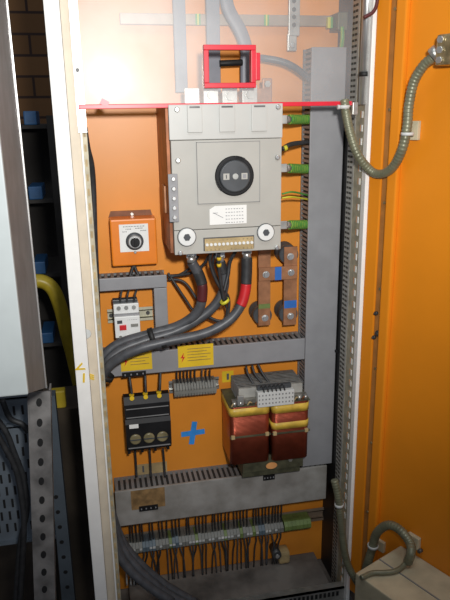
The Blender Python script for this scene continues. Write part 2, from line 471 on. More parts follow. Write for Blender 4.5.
# ============================================================ cable ducts
def hduct(name_label, px0, px1, py0, py1, mt='duct_grey', YD=1.252, pitch=.0118, xr_=None):
    a = list(R(px0, py0, px1, py1, YD))
    if xr_: a[1] = xr_
    t = thing('cable_duct', ((a[0] + a[1]) / 2, YP, a[2]), name_label, 'cable duct')
    bx('duct_cover', mt, t, a[0], a[1], YD, YD + .006, a[2], a[3], bev=.0015)
    m = MB(); mlo = MB(); z0, z1 = a[2] + .003, a[3] - .003
    n = int((a[1] - a[0]) / pitch)
    for k in range(n):
        x = a[0] + (k + .15) * (a[1] - a[0]) / n; ww = pitch * .55
        m.box(x, x + ww, YD + .006, YP - .006, z1 - .0015, z1)
        mlo.box(x, x + ww, YD + .006, YP - .006, z0, z0 + .0015)
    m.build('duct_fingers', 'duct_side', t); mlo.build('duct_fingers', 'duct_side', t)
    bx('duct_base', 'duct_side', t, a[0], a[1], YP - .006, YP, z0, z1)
    bx('wire_fill', 'duct_inside', t, a[0] + .002, a[1] - .002, YD + .010, YP - .008, z0 + .004, z1 - .004)['label'] = 'dark packed wires inside the duct'
    return t, a
def vduct(label, px0, px1, pyc, z0, z1, YD=1.252, pitch=.0095, mt='duct_grey'):
    xa, xb = P(px0, pyc, YD).x, P(px1, pyc, YD).x
    t = thing('cable_duct', ((xa + xb) / 2, YP, z0), label, 'cable duct')
    bx('duct_cover', mt, t, xa, xb, YD, YD + .006, z0, z1, bev=.0015)
    n = int((z1 - z0) / pitch)
    for x in (xa + .002, xb - .0035):
        m = MB()
        for k in range(n):
            z = z0 + (k + .15) * (z1 - z0) / n
            m.box(x, x + .0015, YD + .006, YP - .006, z, z + pitch * .55)
        m.build('duct_fingers', 'duct_grey', t)
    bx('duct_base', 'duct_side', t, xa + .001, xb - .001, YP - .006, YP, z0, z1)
    bx('wire_fill', 'duct_inside', t, xa + .005, xb - .005, YD + .010, YP - .008, z0, z1)['label'] = 'dark packed wires inside the duct'
    return t, (xa, xb)
XDR0 = P(307.5, 250, 1.252).x
d1, A1 = hduct('short grey slotted cable duct under the orange selector box', 97.5, 167, 277, 289.5)
d2, A2 = hduct('grey horizontal cable duct with two yellow warning labels', 102, 306.5, 347, 368.5, xr_=XDR0 - .001)
d3, A3 = hduct('wide dirty grey cable duct below the transformer', 115, 326, 479, 513, mt='duct_dirty', YD=1.246)
zt = P(325, 47, 1.252).z
d4, A4 = vduct('tall grey vertical cable duct beside the right frame', 307.5, 339.5, 250, A3[3] + .001, zt)
d5, A5 = vduct('short grey vertical duct between the two upper horizontal ducts', 155, 168, 315, A2[3] + .001, A1[2] - .001)

def bolt_symbol(m, cx, cz, y, h):
    w = h * .22
    poly = [(cx + w * .6, cz + h * .5), (cx - w, cz - h * .05), (cx, cz - h * .02), (cx - w * .6, cz - h * .5), (cx + w, cz + h * .08), (cx + .1 * w, cz + h * .06)]
    m.prism(poly, 'y', y - .0006, y)
for (q, parent) in (((120.5, 349, 152, 370.5), d2), ((178, 345, 213.5, 366.5), d2)):
    a = R(*q, 1.25)
    o = bx('warning_label', 'yellow', parent, a[0], a[1], 1.2508, 1.2520, a[2], a[3]); o['label'] = 'yellow warning label with red lightning bolt'
    m = MB(); bolt_symbol(m, a[0] + .010, (a[2] + a[3]) / 2 - .002, 1.2508, .022); m.build('lightning_bolt', 'red_tape', o)
    m = MB()
    for k in range(5):
        z = a[3] - .008 - k * .0065
        m.box(a[0] + .020, a[1] - .006 - (.008 if k % 2 else 0), 1.2503, 1.2508, z - .0006, z + .0006)
    m.build('fine_print', 'brown_label', o)
# black tags and stained label on ducts
def blacktag(px0, py0, px1, py1, Y, parent, mk=True):
    a = R(px0, py0, px1, py1, Y)
    o = bx('marker_tag', 'black_plastic', parent, a[0], a[1], Y - .003, Y, a[2], a[3], bev=.0006); o['label'] = 'black marker tag'
    if mk:
        m = MB(); n = 4
        for k in range(n):
            x = a[0] + (k + .5) * (a[1] - a[0]) / n
            m.box(x - .0012, x + .0012, Y - .0035, Y - .003, (a[2] + a[3]) / 2 - .0018, (a[2] + a[3]) / 2 + .0018)
        m.build('tag_marking', 'duct_grey', o)
blacktag(122, 371.5, 146, 376, 1.252, d2)
blacktag(139, 505, 158, 510, 1.246, d3)
blacktag(263, 474.5, 274.5, 479.5, 1.246, d3)
a = R(131, 489, 165, 508, 1.246)
o = bx('stained_label', 'brown_label', d3, a[0], a[1], 1.2452, 1.246, a[2], a[3]); o['label'] = 'brown stained paper label'
a = R(137, 463, 167, 474, YP)
o = bx('paper_label', 'sand', plate, a[0], a[1], YP - .0012, YP, a[2], a[3]); o['label'] = 'yellowed paper label under the fuse block'
m = MB(); m.box(a[0] + .012, a[0] + .016, YP - .0018, YP - .0012, a[2] + .008, a[3] - .004); m.box(a[0] + .028, a[0] + .032, YP - .0018, YP - .0012, a[2] + .008, a[3] - .004); m.build('label_marking', 'ink', o)

# ============================================================ orange selector box
YB = 1.262
a = R(111, 219, 157, 265.5, YB)
t = thing('selector_box', ((a[0] + a[1]) / 2, YP, a[2]), 'small orange box with white dial plate above the short duct', 'switch')
bx('housing', 'orange_box', t, a[0], a[1], YB, YP, a[2], a[3], bev=.003)
b_ = R(113, 210, 153, 220, YP)
m = MB(); zt_ = P(133, 210.5, YP - .004).z
m.prism([(a[0] - .001, a[3] - .002), (a[1] - .003, a[3] - .002), (a[1] - .006, zt_), (a[0] + .004, zt_)], 'y', YP - .004, YP)
fl = m.build('top_flange', 'rust_flange', t)
p = P(132, 214, YP - .004); m = MB(); m.cyl(p, p + Vector((0, -.002, 0)), .003, 10); m.build('screw', 'zinc', fl)
l = R(119.5, 224, 148.5, 251.5, YB)
lab = bx('dial_plate', 'paper', t, l[0], l[1], YB - .0012, YB, l[2], l[3])
m = MB()
W_ = l[1] - l[0]
def dashes(m, x0, x1, z, y, n, h=.0016, mt=None):
    st = (x1 - x0) / n
    for k in range(n):
        m.box(x0 + k * st + st * .12, x0 + k * st + st * (.55 + .3 * random.random()), y - .0004, y, z - h / 2, z + h / 2, mt=mt)
dashes(m, l[0] + W_ * .14, l[1] - W_ * .12, l[3] - .0045, YB - .0012, 14)
dashes(m, l[0] + W_ * .22, l[0] + W_ * .42, l[3] - .0095, YB - .0012, 4)
dashes(m, l[0] + W_ * .55, l[0] + W_ * .82, l[3] - .0085, YB - .0012, 6)
dashes(m, l[0] + W_ * .10, l[0] + W_ * .26, l[3] - .0145, YB - .0012, 4)
dashes(m, l[0] + W_ * .72, l[0] + W_ * .94, l[3] - .0135, YB - .0012, 5)
m.build('printing', 'ink', lab)
p = P(134.8, 241.5, YB - .006); c = Vector((p.x, YB - .001, p.z)); n_ = Vector((0, -1, 0))
m = MB(); m.lathe(c, n_, [(0, 0), (.0175, 0), (.0175, .004), (.014, .006), (0, .006)], 28); kn = m.build('dial_ring', 'charcoal_plastic', t)
m = MB(); m.lathe(c + n_ * .006, n_, [(0, 0), (.0135, 0), (.012, .006), (0, .006)], 24); k2 = m.build('dial_collar', 'bright_steel', t)
m = MB(); m.lathe(c + n_ * .012, n_, [(0, 0), (.0095, 0), (.009, .008), (.008, .009), (0, .009)], 24)
m.box(c.x - .002, c.x + .002, c.y - .024, c.y - .019, c.z - .008, c.z + .008, .001); m.build('dial_knob', 'black_plastic', t)
m = MB(); cc = Vector((c.x, YB - .001, c.z - .0225)); m.cyl(cc, cc + n_ * .003, .003, 12, bev=.001); m.build('screw', 'bright_steel', t)
m = MB(); m.tube([P(134, 264, 1.29), P(132, 270, 1.285), P(130, 276, 1.28)], .0035, 8); m.tube([P(134, 264, 1.29), P(136, 270, 1.285), P(139, 276, 1.28)], .003, 8)
tag(m.build('cable', 'rubber'), 'short black twin lead from selector box into duct', 'cable')

# ============================================================ motor starter + its rail
def din_rail(px0, px1, py0, py1, label, Y=YP, mt='cream_rail', holes=()):
    a = R(px0, py0, px1, py1, Y - .008)
    t = thing('mounting_rail', ((a[0] + a[1]) / 2, Y, a[2]), label, 'rail')
    z0, z1 = a[2], a[3]; h = z1 - z0
    m = MB()
    m.box(a[0], a[1], Y - .0015, Y, z0 + h * .22, z1 - h * .22)
    m.box(a[0], a[1], Y - .008, Y, z0 + h * .2, z0 + h * .25); m.box(a[0], a[1], Y - .008, Y, z1 - h * .25, z1 - h * .2)
    m.box(a[0], a[1], Y - .008, Y - .0065, z0, z0 + h * .25); m.box(a[0], a[1], Y - .008, Y - .0065, z1 - h * .25, z1)
    m.build('rail_profile', mt, t)
    for hx in holes:
        p = P(hx, (py0 + py1) / 2, Y - .003)
        m = MB(); m.cyl((p.x, Y - .001, (z0 + z1) / 2), (p.x, Y - .005, (z0 + z1) / 2), .004, 10); m.build('screw', 'dark_steel', t)
    return t, a
din_rail(107.5, 153, 308, 321.5, 'short cream mounting rail behind the white motor starter', holes=(111, 148))
YM = 1.235
a = R(114.5, 305.5, 140, 337.5, YM); H = a[3] - a[2]; W = a[1] - a[0]
t = thing('motor_starter', ((a[0] + a[1]) / 2, YP, a[2]), 'white motor protection switch with red and grey buttons', 'switch')
m = MB()
m.box(a[0], a[1], YM, YM + .03, a[2], a[2] + H * .66, .0015)
m.box(a[0], a[1], YM + .012, YM + .03, a[2] + H * .66, a[3] - H * .0, .0015)
m.box(a[0], a[1], YM + .03, YP - .009, a[2] + H * .05, a[3] - H * .03, .001)
m.build('housing', 'white_plastic', t)
bx('grey_band', 'duct_grey', t, a[0] - .0004, a[1] + .0004, YM + .005, YM + .02, a[2] + H * .655, a[2] + H * .71)
bx('terminal_cover', 'charcoal_plastic', t, a[0] - .001, a[1] - .002, YM + .018, YM + .036, a[3] + .0003, a[3] + H * .11, bev=.001)
for k in range(3):
    x = a[0] + W * (.2 + .3 * k)
    m = MB(); m.cyl((x, YM + .012, a[3] - H * .12), (x, YM + .010, a[3] - H * .12), W * .085, 12); m.build('terminal_screw', 'zinc', t)
    m = MB(); m.cyl((x, YM + .001, a[2] + H * .03), (x, YM - .002, a[2] + H * .03), W * .07, 10); m.build('terminal_screw', 'zinc', t)
bx('red_button', 'red_tape', t, a[0] + W * .18, a[0] + W * .45, YM - .003, YM, a[2] + H * .25, a[2] + H * .41, bev=.0008)
bx('grey_button', 'terminal_grey', t, a[0] + W * .63, a[0] + W * .92, YM - .002, YM, a[2] + H * .33, a[2] + H * .42, bev=.0006)
bx('dark_marking', 'charcoal_plastic', t, a[0] + W * .10, a[0] + W * .30, YM - .0004, YM, a[2] + H * .45, a[2] + H * .55)
m = MB(); dashes(m, a[0] + W * .5, a[0] + W * .92, a[2] + H * .55, YM, 6, .001); m.build('printing', 'duct_grey', t)
# three leads above, three below
for (x1, x2) in ((121, 119.5), (128, 126), (136, 133)):
    m = MB(); m.tube([P(x1 + 1.5, 288, 1.262), P((x1 + x2) / 2 + .8, 294, 1.250), P(x2 + .5, 302, 1.251)], .0022, 8)
    tag(m.build('wire', 'rubber'), 'short black lead from the short duct down to the motor starter', 'wire', 'leads above the motor starter')
for x1 in (119, 127, 135):
    m = MB(); m.tube([P(x1, 336, 1.262), P(x1 - .5, 342, 1.265), P(x1, 350, 1.27)], .0020, 8)
    tag(m.build('wire', 'rubber'), 'short dark lead from the motor starter down behind the thick cables', 'wire', 'leads below the motor starter')

# ============================================================ black three-pole fuse block
YS = 1.225
a = R(125.5, 398, 171, 452.5, YS); H = a[3] - a[2]; W = a[1] - a[0]
t = thing('fuse_block', ((a[0] + a[1]) / 2, YP, a[2]), 'black three-pole fuse switch block with three olive windows', 'fuse switch')
m = MB()
m.prism([(YP, a[2] + .002), (YS + .012, a[2] + .002), (YS + .002, a[2] + H * .12), (YS, a[2] + H * .55), (YS + .006, a[2] + H * .62), (YS + .006, a[2] + H * .88), (YS + .014, a[3]), (YS + .032, a[3]), (YS + .040, a[3] - .020), (YP, a[3] - .024)], 'x', a[0], a[1])
m.build('housing', 'black_plastic', t)
for f_, dy in ((.80, .004), (.645, .004), (.10, -.0005)):
    m = MB(); m.box(a[0] + W * .03, a[1] - W * .03, YS + dy, YS + .008, a[2] + H * f_, a[2] + H * (f_ + .014), .0008)
    m.build('handle_ridge', 'duct_side', t)
bx('white_marker', 'paper', t, a[0] + W * .08, a[0] + W * .28, YS - .0012, YS + .003, a[2] + H * .48, a[2] + H * .55)
for k in range(3):
    x = a[0] + W * (.2 + .3 * k); z = a[2] + H * .27
    m = MB(); m.lathe((x, YS + .002, z), (0, -1, 0), [(0, 0), (W * .125, 0), (W * .125, .003), (W * .10, .0045), (0, .0045)], 22); pw = m.build('fuse_window', 'fuse_window', t)
    m = MB(); m.box(x - W * .12, x + W * .12, YS - .0035, YS - .002, z - .0012, z + .0012); m.build('window_slot', 'charcoal_plastic', pw)
    m = MB(); m.cyl((x - .002, YS + .018, a[3]), (x - .002, YS + .018, a[3] + .004), W * .055, 12); m.cyl((x - .002, YS + .013, a[3] - .001), (x - .002, YS + .007, a[3] - .001), W * .05, 12); m.build('terminal_screw', 'yellow', t)
for k in range(4):
    x = a[0] + W * (.05 + .295 * k)
    m = MB(); m.box(x - .003, x + .003, YS + .02, YP - .01, a[2] - H * .08, a[2] + .002, .001); m.build('foot_tab', 'black_plastic', t)
for x1, x2 in ((129, 132), (145, 146), (160.5, 159.5)):
    m = MB(); m.tube([P(x1, 372, 1.262), P((x1 + x2) / 2, 384, 1.25), P(x2, 395, 1.245)], .0028, 8)
    tag(m.build('wire', 'rubber'), 'black lead from the labelled duct down to the fuse block', 'wire', 'leads above the fuse block')
for x1, x2 in ((135, 136.5), (149.5, 151), (163, 165)):
    m = MB(); m.tube([P(x1, 449, 1.27), P((x1 + x2) / 2, 462, 1.285), P(x2, 477, 1.28)], .0026, 8)
    tag(m.build('wire', 'rubber'), 'black lead from the fuse block down into the wide dirty duct', 'wire', 'leads below the fuse block')

# ============================================================ small terminal strip
_, rA = din_rail(169, 219, 379, 391, 'short metal mounting rail of the small terminal strip', mt='zinc')
a = R(174, 383, 216.5, 397, 1.27); W = a[1] - a[0]
t = thing('terminal_strip', ((a[0] + a[1]) / 2, YP - .009, a[2]), 'small grey terminal strip above the blue tape cross', 'terminal strip')
N = 15
for k in range(N):
    x = a[0] + W * k / N; ww = W / N
    m = MB(); m.prism([(YP - .009, a[2] + .002), (1.276, a[2]), (1.268, a[2] + .006), (1.268, a[3] - .012), (1.278, a[3]), (YP - .009, a[3])], 'x', x + .0004, x + ww - .0006)
    m.build('terminal_block', 'terminal_grey', t)
m = MB(); m.box(a[0], a[1], 1.2665, 1.268, a[3] - .022, a[3] - .015); m.build('marker_row', 'terminal_grey', t)
for k, x1 in enumerate((177, 180.5, 184, 187.5, 191, 195, 202, 206, 210)):
    m = MB(); m.tube([P(x1, 369.5, 1.266), P(x1 - .2, 376, 1.272), P(x1 + .3, 383, 1.278)], .0017, 6)
    tag(m.build('wire', 'rubber' if k != 6 else 'rubber_grey'), 'thin black wire from the labelled duct to the small terminal strip', 'wire', 'wires above the small terminal strip')

# ============================================================ main switch
YSW = 1.138
sx0, sx1 = P(172.5, 190, YSW).x, P(281.3, 190, YSW).x
sz1 = P(226, 104, YSW).z; sz0 = P(226, 252.3, YSW).z
t = sw = thing('main_switch', ((sx0 + sx1) / 2, YP, sz0), 'large grey main switch disconnector with black rotary socket', 'switch')
zl = P(226, 139, YSW).z; zb = P(226, 228.5, YSW).z
m = MB()
m.box(sx0, sx1, YSW + .006, YP - .05, sz0, sz1, .002)
m.build('rear_housing', 'switch_grey', t)
m = MB(); m.box(sx0, sx1, YSW, YSW + .006, zb + .0008, zl - .0008, .0012); fc = m.build('front_cover', 'switch_grey', t)
m = MB(); m.box(sx0, sx1, YSW, YSW + .006, sz0, zb - .0004, .0012); lc = m.build('lower_cover', 'switch_grey', t)
# upper cover: alternating raised barriers
m = MB(); W = sx1 - sx0
m.box(sx0 - .002, sx1 + .001, YSW - .001, YSW + .006, zl, sz1, .0012)
uc = m.build('terminal_cover', 'switch_light', t)
for (f0, f1) in ((.15, .28), (.43, .57), (.72, .86)):
    bx('cover_rib', 'switch_light', uc, sx0 + W * f0, sx0 + W * f1, YSW - .004, YSW - .001, zl + .012, sz1 - .001, bev=.001)
    bx('rib_slot', 'dark_steel', uc, sx0 + W * f0 + .004, sx0 + W * f1 - .004, YSW - .0045, YSW - .004, sz1 - .006, sz1 - .003)
# mounting legs to plate
bx('rear_base', 'charcoal_plastic', t, sx0 + .02, sx1 - .02, YP - .05, YP, sz0 + .02, sz1 - .02)
sp = R(197, 141.5, 260, 203, YSW - .002)
dp = bx('dial_panel', 'switch_grey', t, sp[0], sp[1], YSW - .002, YSW, sp[2], sp[3], bev=.0008)
m = MB(); e = .0009
for (q0, q1, q2, q3) in ((sp[0], sp[1], sp[3] - e, sp[3]), (sp[0], sp[1], sp[2], sp[2] + e), (sp[0], sp[0] + e, sp[2], sp[3]), (sp[1] - e, sp[1], sp[2], sp[3])):
    m.box(q0, q1, YSW - .0024, YSW - .0002, q2, q3)
m.build('panel_outline', 'duct_side', dp)
p = P(234.5, 176, YSW - .004); c = Vector((p.x, YSW - .002, p.z)); n_ = Vector((0, -1, 0))
m = MB(); m.lathe(c, n_, [(0, 0), (.0355, 0), (.0355, .003), (.0335, .004), (.030, .004), (.030, .002), (0, .002)], 40); rg = m.build('rotary_ring', 'black_plastic', t)
m = MB(); m.lathe(c + n_ * .002, n_, [(0, 0), (.0285, 0), (.028, .006), (.026, .007), (0, .007)], 40); ds = m.build('rotary_disc', 'charcoal_plastic', t)
yd = YSW - .011
m = MB(); m.lathe((c.x, yd, c.z), n_, [(0, 0), (.0052, 0), (.0052, .002), (0, .002)], 16); m.build('square_socket', 'zinc', ds)
for sx in (-1, 1):
    o = bx('indicator_window', 'switch_grey', ds, c.x + sx * .0165 - .0055, c.x + sx * .0165 + .0055, yd - .0012, yd, c.z - .0055, c.z + .0055)
    m = MB(); m.box(c.x + sx * .0165 - (.0008 if sx < 0 else .003), c.x + sx * .0165 + (.0008 if sx < 0 else .003), yd - .0016, yd - .0012, c.z - .0035, c.z + .0035)
    m.build('indicator_mark', 'charcoal_plastic' if sx < 0 else 'duct_grey', o)
for (aa, bb) in ((1.05, 1.5), (3.4, 3.9)):   # raised grip segments round the ring
    m = MB()
    for k in range(6):
        an = aa + (bb - aa) * k / 5
        m.box(c.x + math.cos(an) * .0335 - .002, c.x + math.cos(an) * .0335 + .002, YSW - .009, YSW - .002, c.z + math.sin(an) * .0335 - .002, c.z + math.sin(an) * .0335 + .002)
    m.build('ring_grip', 'black_plastic', rg)
# rating label
l = R(209.5, 205.5, 246.5, 224, YSW)
lb = MB().prism([(l[0], l[2]), (l[1], l[2]), (l[1], l[3]), (l[0] + .010, l[3]), (l[0], l[3] - .006)], 'y', YSW - .0012, YSW).build('rating_label', 'paper', t)
m = MB()
for k in range(5): dashes(m, l[0] + (l[1] - l[0]) * .42, l[1] - .005, l[3] - .006 - k * .0062, YSW - .0012, 7, .0012)
m.box(l[0] + .006, l[0] + .026, YSW - .0016, YSW - .0012, (l[2] + l[3]) / 2 - .0005, (l[2] + l[3]) / 2 + .0005, rot=Matrix.Rotation(.5, 3, 'Y'))
m.box(l[0] + .006, l[0] + .015, YSW - .0016, YSW - .0012, (l[2] + l[3]) / 2 + .004, (l[2] + l[3]) / 2 + .005)
m.build('printing', 'duct_grey', lb)
# round locks
for (px, py, r) in ((187, 237.3, .0150), (266, 232.5, .0145)):
    p = P(px, py, YSW - .004); c = Vector((p.x, YSW, p.z))
    m = MB(); m.lathe(c, n_, [(0, 0), (r * 1.08, 0), (r * 1.08, .003), (r, .006), (r * .45, .0065), (r * .45, .004), (0, .004)], 28); k_ = m.build('fuse_cap', 'white_plastic', t)
    m = MB(); m.lathe(c + n_ * .004, n_, [(0, 0), (r * .44, 0), (r * .44, .003), (0, .003)], 6); m.build('cap_socket', 'charcoal_plastic', k_)
    m = MB(); m.lathe(c + n_ * .0005, n_, [(r * 1.08, 0), (r * 1.16, 0), (r * 1.16, .002), (r * 1.08, .002)], 28); m.build('cap_ring', 'charcoal_plastic', k_)
# terminal row in the lower cover
l = R(204.5, 237.5, 253, 249.5, YSW)
tr = bx('auxiliary_terminals', 'sand', t, l[0], l[1], YSW - .004, YSW + .002, l[2], l[3])
m = MB(); m.box(l[0] - .002, l[1] + .002, YSW - .001, YSW, l[3], l[3] + .002); m.box(l[0] - .002, l[0], YSW - .001, YSW, l[2], l[3]); m.box(l[1], l[1] + .002, YSW - .001, YSW, l[2], l[3]); m.build('terminal_recess', 'dark_steel', tr)
n = 12
for k in range(n):
    x = l[0] + (k + .5) * (l[1] - l[0]) / n; z = (l[2] + l[3]) / 2
    m = MB(); m.cyl((x, YSW - .004, z + .001), (x, YSW - .0075, z + .001), .0028, 10); m.build('terminal_screw', 'white_plastic', tr)
m = MB()
for k in range(n):
    x = l[0] + (k + .5) * (l[1] - l[0]) / n
    m.box(x - .001, x + .001, YSW - .0046, YSW - .004, l[2] + .001, l[2] + .004); m.box(x - .001, x + .001, YSW - .0046, YSW - .004, l[3] - .004, l[3] - .002)
m.build('terminal_marking', 'brass', tr)
# cover screws
for (px, py) in ((177, 109.5), (278, 107), (178, 160.5), (277.5, 157.5), (180.5, 253), (277, 247.5)):
    p = P(px, py, YSW - .001)
    if p.x < sx0 + .006: p.x = sx0 + .006
    m = MB(); m.lathe((p.x, YSW - .0005, p.z), n_, [(0, 0), (.0048, 0), (.0048, .0015), (.003, .003), (0, .003)], 14); m.build('cover_screw', 'bright_steel', t)
# side bracket with bolts, copper side plate
l = R(169.5, 174, 178.5, 222, YSW - .006)
br = MB().box(sx0 - .008, sx0 + .009, YSW - .008, YSW - .0005, l[2], l[3], .001).build('side_bracket', 'duct_grey', t)
for k in range(5):
    z = l[2] + (k + .5) * (l[3] - l[2]) / 5
    m = MB(); m.cyl((sx0 + .001, YSW - .008, z), (sx0 + .001, YSW - .012, z), .004, 10, bev=.001); m.build('bracket_bolt', 'bright_steel', br)
bx('side_plate', 'copper_side', t, sx0 - .006, sx0 - .0008, YSW + .012, YP, sz0 + .002, sz1 - .001)
m = MB(); m.box(sx0 - .010, sx0 - .006, YSW + .05, YSW + .09, sz0 + .07, sz0 + .12, .001); m.build('side_lug', 'copper_bar', t)
# bottom lugs for the power cables
lugpos = ((191, 257), (220, 256), (246.5, 253))

# ============================================================ power cables
def cable(pts, r, nm, mt, label, cat, group=None, n=14, **k):
    m = MB(); m.tube([P(*p) for p in pts], r, n, **k)
    return tag(m.build(nm, mt), label, cat, group)
def power(pts, r, label, bands=(), lug=True, mt='rubber_grey'):
    W = [P(*p) for p in pts]
    t = thing('power_cable', W[-1], label, 'cable', 'thick power cables below the main switch')
    m = MB(); m.tube(W, r, 14); m.build('sheath', mt, t)
    c = catmull(W, 8)
    for (i0, i1, bm, rr) in bands:
        m = MB(); m.tube(c[i0:i1 + 1], r * rr, 14, smoothn=2); o = m.build('sleeve', bm, t); o['label'] = {'red_tape': 'bright red tape sleeve', 'dark_red': 'dark red tape sleeve', 'rubber': 'black shrink sleeve'}.get(bm, 'sleeve')
    if lug:
        p = W[0]; m = MB(); m.cyl(p, p + Vector((0, 0, .012)), r * .9, 12, r1=r * .8); m.box(p.x - r, p.x + r, p.y - .002, p.y + .002, p.z + .008, sz0 + .004 if sz0 > p.z + .01 else p.z + .02, .001)
        m.build('lug', 'bright_steel', t)
    return t
tail = [(100, 400, 1.215), (99, 440, 1.21), (105, 480, 1.205)]
power([(191.5, 262, 1.20), (199, 275, 1.20), (202.5, 290, 1.20), (198, 311, 1.205), (179, 325.5, 1.215), (150.5, 334, 1.22), (118.5, 344, 1.225), (101.5, 360, 1.225), (93, 385, 1.24), (93, 420, 1.245), (98, 460, 1.24), (108, 500, 1.225), (120, 537, 1.21), (138, 562, 1.195), (165, 585, 1.19), (196, 603, 1.185)],
      .0100, 'thick dark power cable leaving the left of the main switch, topmost in the bundle', ((6, 13, 'rubber', 1.08), (13, 20, 'dark_red', 1.03)))
power([(220, 262, 1.21), (224.5, 280, 1.21), (220, 298, 1.21), (204, 315, 1.212), (176, 331, 1.212), (145, 340.5, 1.21), (119.5, 351, 1.207), (104.5, 367, 1.205), (95, 395, 1.222), (94, 425, 1.222), (99, 465, 1.222), (110, 508, 1.215), (121, 545, 1.20), (141, 572, 1.18), (165, 592, 1.175), (190, 606, 1.17)],
      .0098, 'thick dark power cable leaving the middle of the main switch', ((0, 5, 'rubber', 1.1),))
power([(246.8, 258, 1.19), (246.5, 275, 1.19), (245, 292, 1.188), (240, 307, 1.186), (228, 321, 1.184), (204, 333.5, 1.182), (163, 342.5, 1.18), (136, 350, 1.182), (111.5, 363.5, 1.192), (101, 383, 1.212), (97, 420, 1.22), (101, 460, 1.22), (107, 500, 1.205), (113, 535, 1.19), (124, 563, 1.175), (147, 585, 1.165), (172, 602, 1.16)],
      .0098, 'thick dark power cable with bright red tape below the main switch', ((0, 12, 'rubber', 1.12), (12, 23, 'red_tape', 1.1)))
# cable ties round the bundle
for (px, py, Y, r) in ((152, 336.5, 1.205, .018), (163, 342.8, 1.182, .0115), (104, 375, 1.205, .021)):
    p = P(px, py, Y); m = MB(); a_ = Vector((.95, 0, .25)).normalized() if px > 110 else Vector((.5, 0, .86)).normalized()
    m.lathe(p - a_ * .005, a_, [(r - .001, 0), (r, 0), (r, .010), (r - .001, .010), (r - .001, 0)], 18)
    lbl = {152: 'black tie band round the two upper thick cables', 163: 'black tie band round the lowest thick cable', 104: 'black tie band where the thick cables turn down'}[px]
    tag(m.build('cable_tie', 'matt_black'), lbl, 'cable tie')
# thin control wires under the switch
thin = [
    ([(168, 276, 1.27), (180, 275, 1.262), (193, 272, 1.25), (204, 264, 1.24), (211, 252, 1.22)], .0032, 'black control cable rising from the short duct to the switch'),
    ([(168, 279, 1.27), (184, 282, 1.262), (196, 298, 1.255), (203, 312, 1.25), (216, 320, 1.245), (226, 319, 1.24), (229, 308, 1.24), (228, 296, 1.24), (220, 285, 1.235), (213, 268, 1.22), (215, 251, 1.20)], .0028, 'thin black wire looping below the switch beside the middle cable'),
    ([(168, 273, 1.27), (176, 285, 1.264), (186, 300, 1.26), (195, 312, 1.255), (209, 318, 1.25), (222, 322, 1.245), (227, 312, 1.24), (224, 300, 1.24), (226, 300, 1.235)], .0026, 'thin black wire hanging low in front of the orange plate'),
    ([(212, 250, 1.18), (210, 262, 1.19), (216, 280, 1.19), (224, 294, 1.19), (227, 300, 1.195)], .0032, 'short black control lead left of the yellow-marked lead'),
    ([(236, 250, 1.19), (230, 262, 1.20), (228, 275, 1.20), (224, 292, 1.195)], .0038, 'short black control lead right of the yellow-marked lead'),
    ([(198, 256, 1.25), (192, 266, 1.255), (181, 274, 1.262), (170, 277, 1.268)], .0028, 'thin black wire behind the left power cable'),
]
for pts, r, lbl in thin: cable(pts, r, 'control_wire', 'rubber', lbl, 'wire', n=8)
pts = [(219, 249, 1.165), (218.5, 262, 1.172), (220, 276, 1.178), (222, 290, 1.182), (224, 300, 1.186)]
o = cable(pts, .0034, 'control_wire', 'rubber', 'black control lead with two yellow marker rings under the switch', 'wire', n=10)
for (px, py, Y) in ((219, 257, 1.169), (219, 263.5, 1.172)):
    p = P(px, py, Y); m = MB(); m.cyl(p, p + Vector((.0004, .001, -.006)), .0045, 12); m.build('marker_ring', 'yellow', o)
p = P(224, 300, 1.187); m = MB(); m.lathe(p, Vector((.5, 0, -.9)), [(.009, 0), (.010, 0), (.010, .006), (.009, .006), (.009, 0)], 16)
tag(m.build('cable_tie', 'earth_yellow'), 'small yellow green tie gathering the thin wires under the switch', 'cable tie')

# ============================================================ copper busbars
YBB = 1.262
def bar(px0, py0, px1, py1, Y, th, name, parent, mt='copper_bar', bev=.0006):
    a = R(px0, py0, px1, py1, Y); m = MB(); m.box(a[0], a[1], Y, Y + th, a[2], a[3], bev); return m.build(name, mt, parent), a
zc = P(278, 330, YBB).z
t = thing('busbar_link', (P(278, 330, YBB).x, YP, zc), 'copper earth busbar link with blue and green markers on black insulators', 'busbar')
b1, a1 = bar(258.5, 249, 270.5, 325.5, YBB, .005, 'vertical_bar', t)
b2, a2 = bar(284, 247, 297, 325, YBB, .005, 'vertical_bar', t)
b3, a3 = bar(259, 267, 297.5, 280, YBB - .0055, .005, 'cross_bar', t)
o, _ = bar(275, 267, 281.5, 280, YBB - .0062, .0008, 'blue_marker', b3, 'blue', 0); o['label'] = 'blue marker band'
o, _ = bar(284.3, 300.5, 296.7, 308, YBB - .0008, .0009, 'blue_marker', b2, 'blue', 0); o['label'] = 'blue marker band'
o, _ = bar(258.7, 304, 270.2, 308.5, YBB - .0008, .0009, 'green_marker', b1, 'terminal_green', 0); o['label'] = 'green marker band'
for (px, py) in ((291, 255.5), (264.5, 316.5), (290.5, 315)):
    p = P(px, py, YBB)
    m = MB(); m.lathe((p.x - .002, YP, p.z), n_, [(0, 0), (.022, 0), (.022, .006), (.017, .012), (.017, .022), (.021, .030), (.020, YP - YBB - .0055), (0, YP - YBB - .0055)], 24); m.build('insulator', 'charcoal_plastic', t)
for (px, py, yy) in ((290.5, 256.5, YBB), (290.5, 316, YBB), (265, 318, YBB), (266, 274.5, YBB - .0055), (291, 272.5, YBB - .0055)):
    p = P(px, py, yy)
    m = MB(); m.lathe((p.x, yy, p.z), n_, [(0, 0), (.0075, 0), (.0075, .0012), (.0055, .0012), (.0050, .006), (0, .006)], 14); m.build('bolt', 'bright_steel', t)

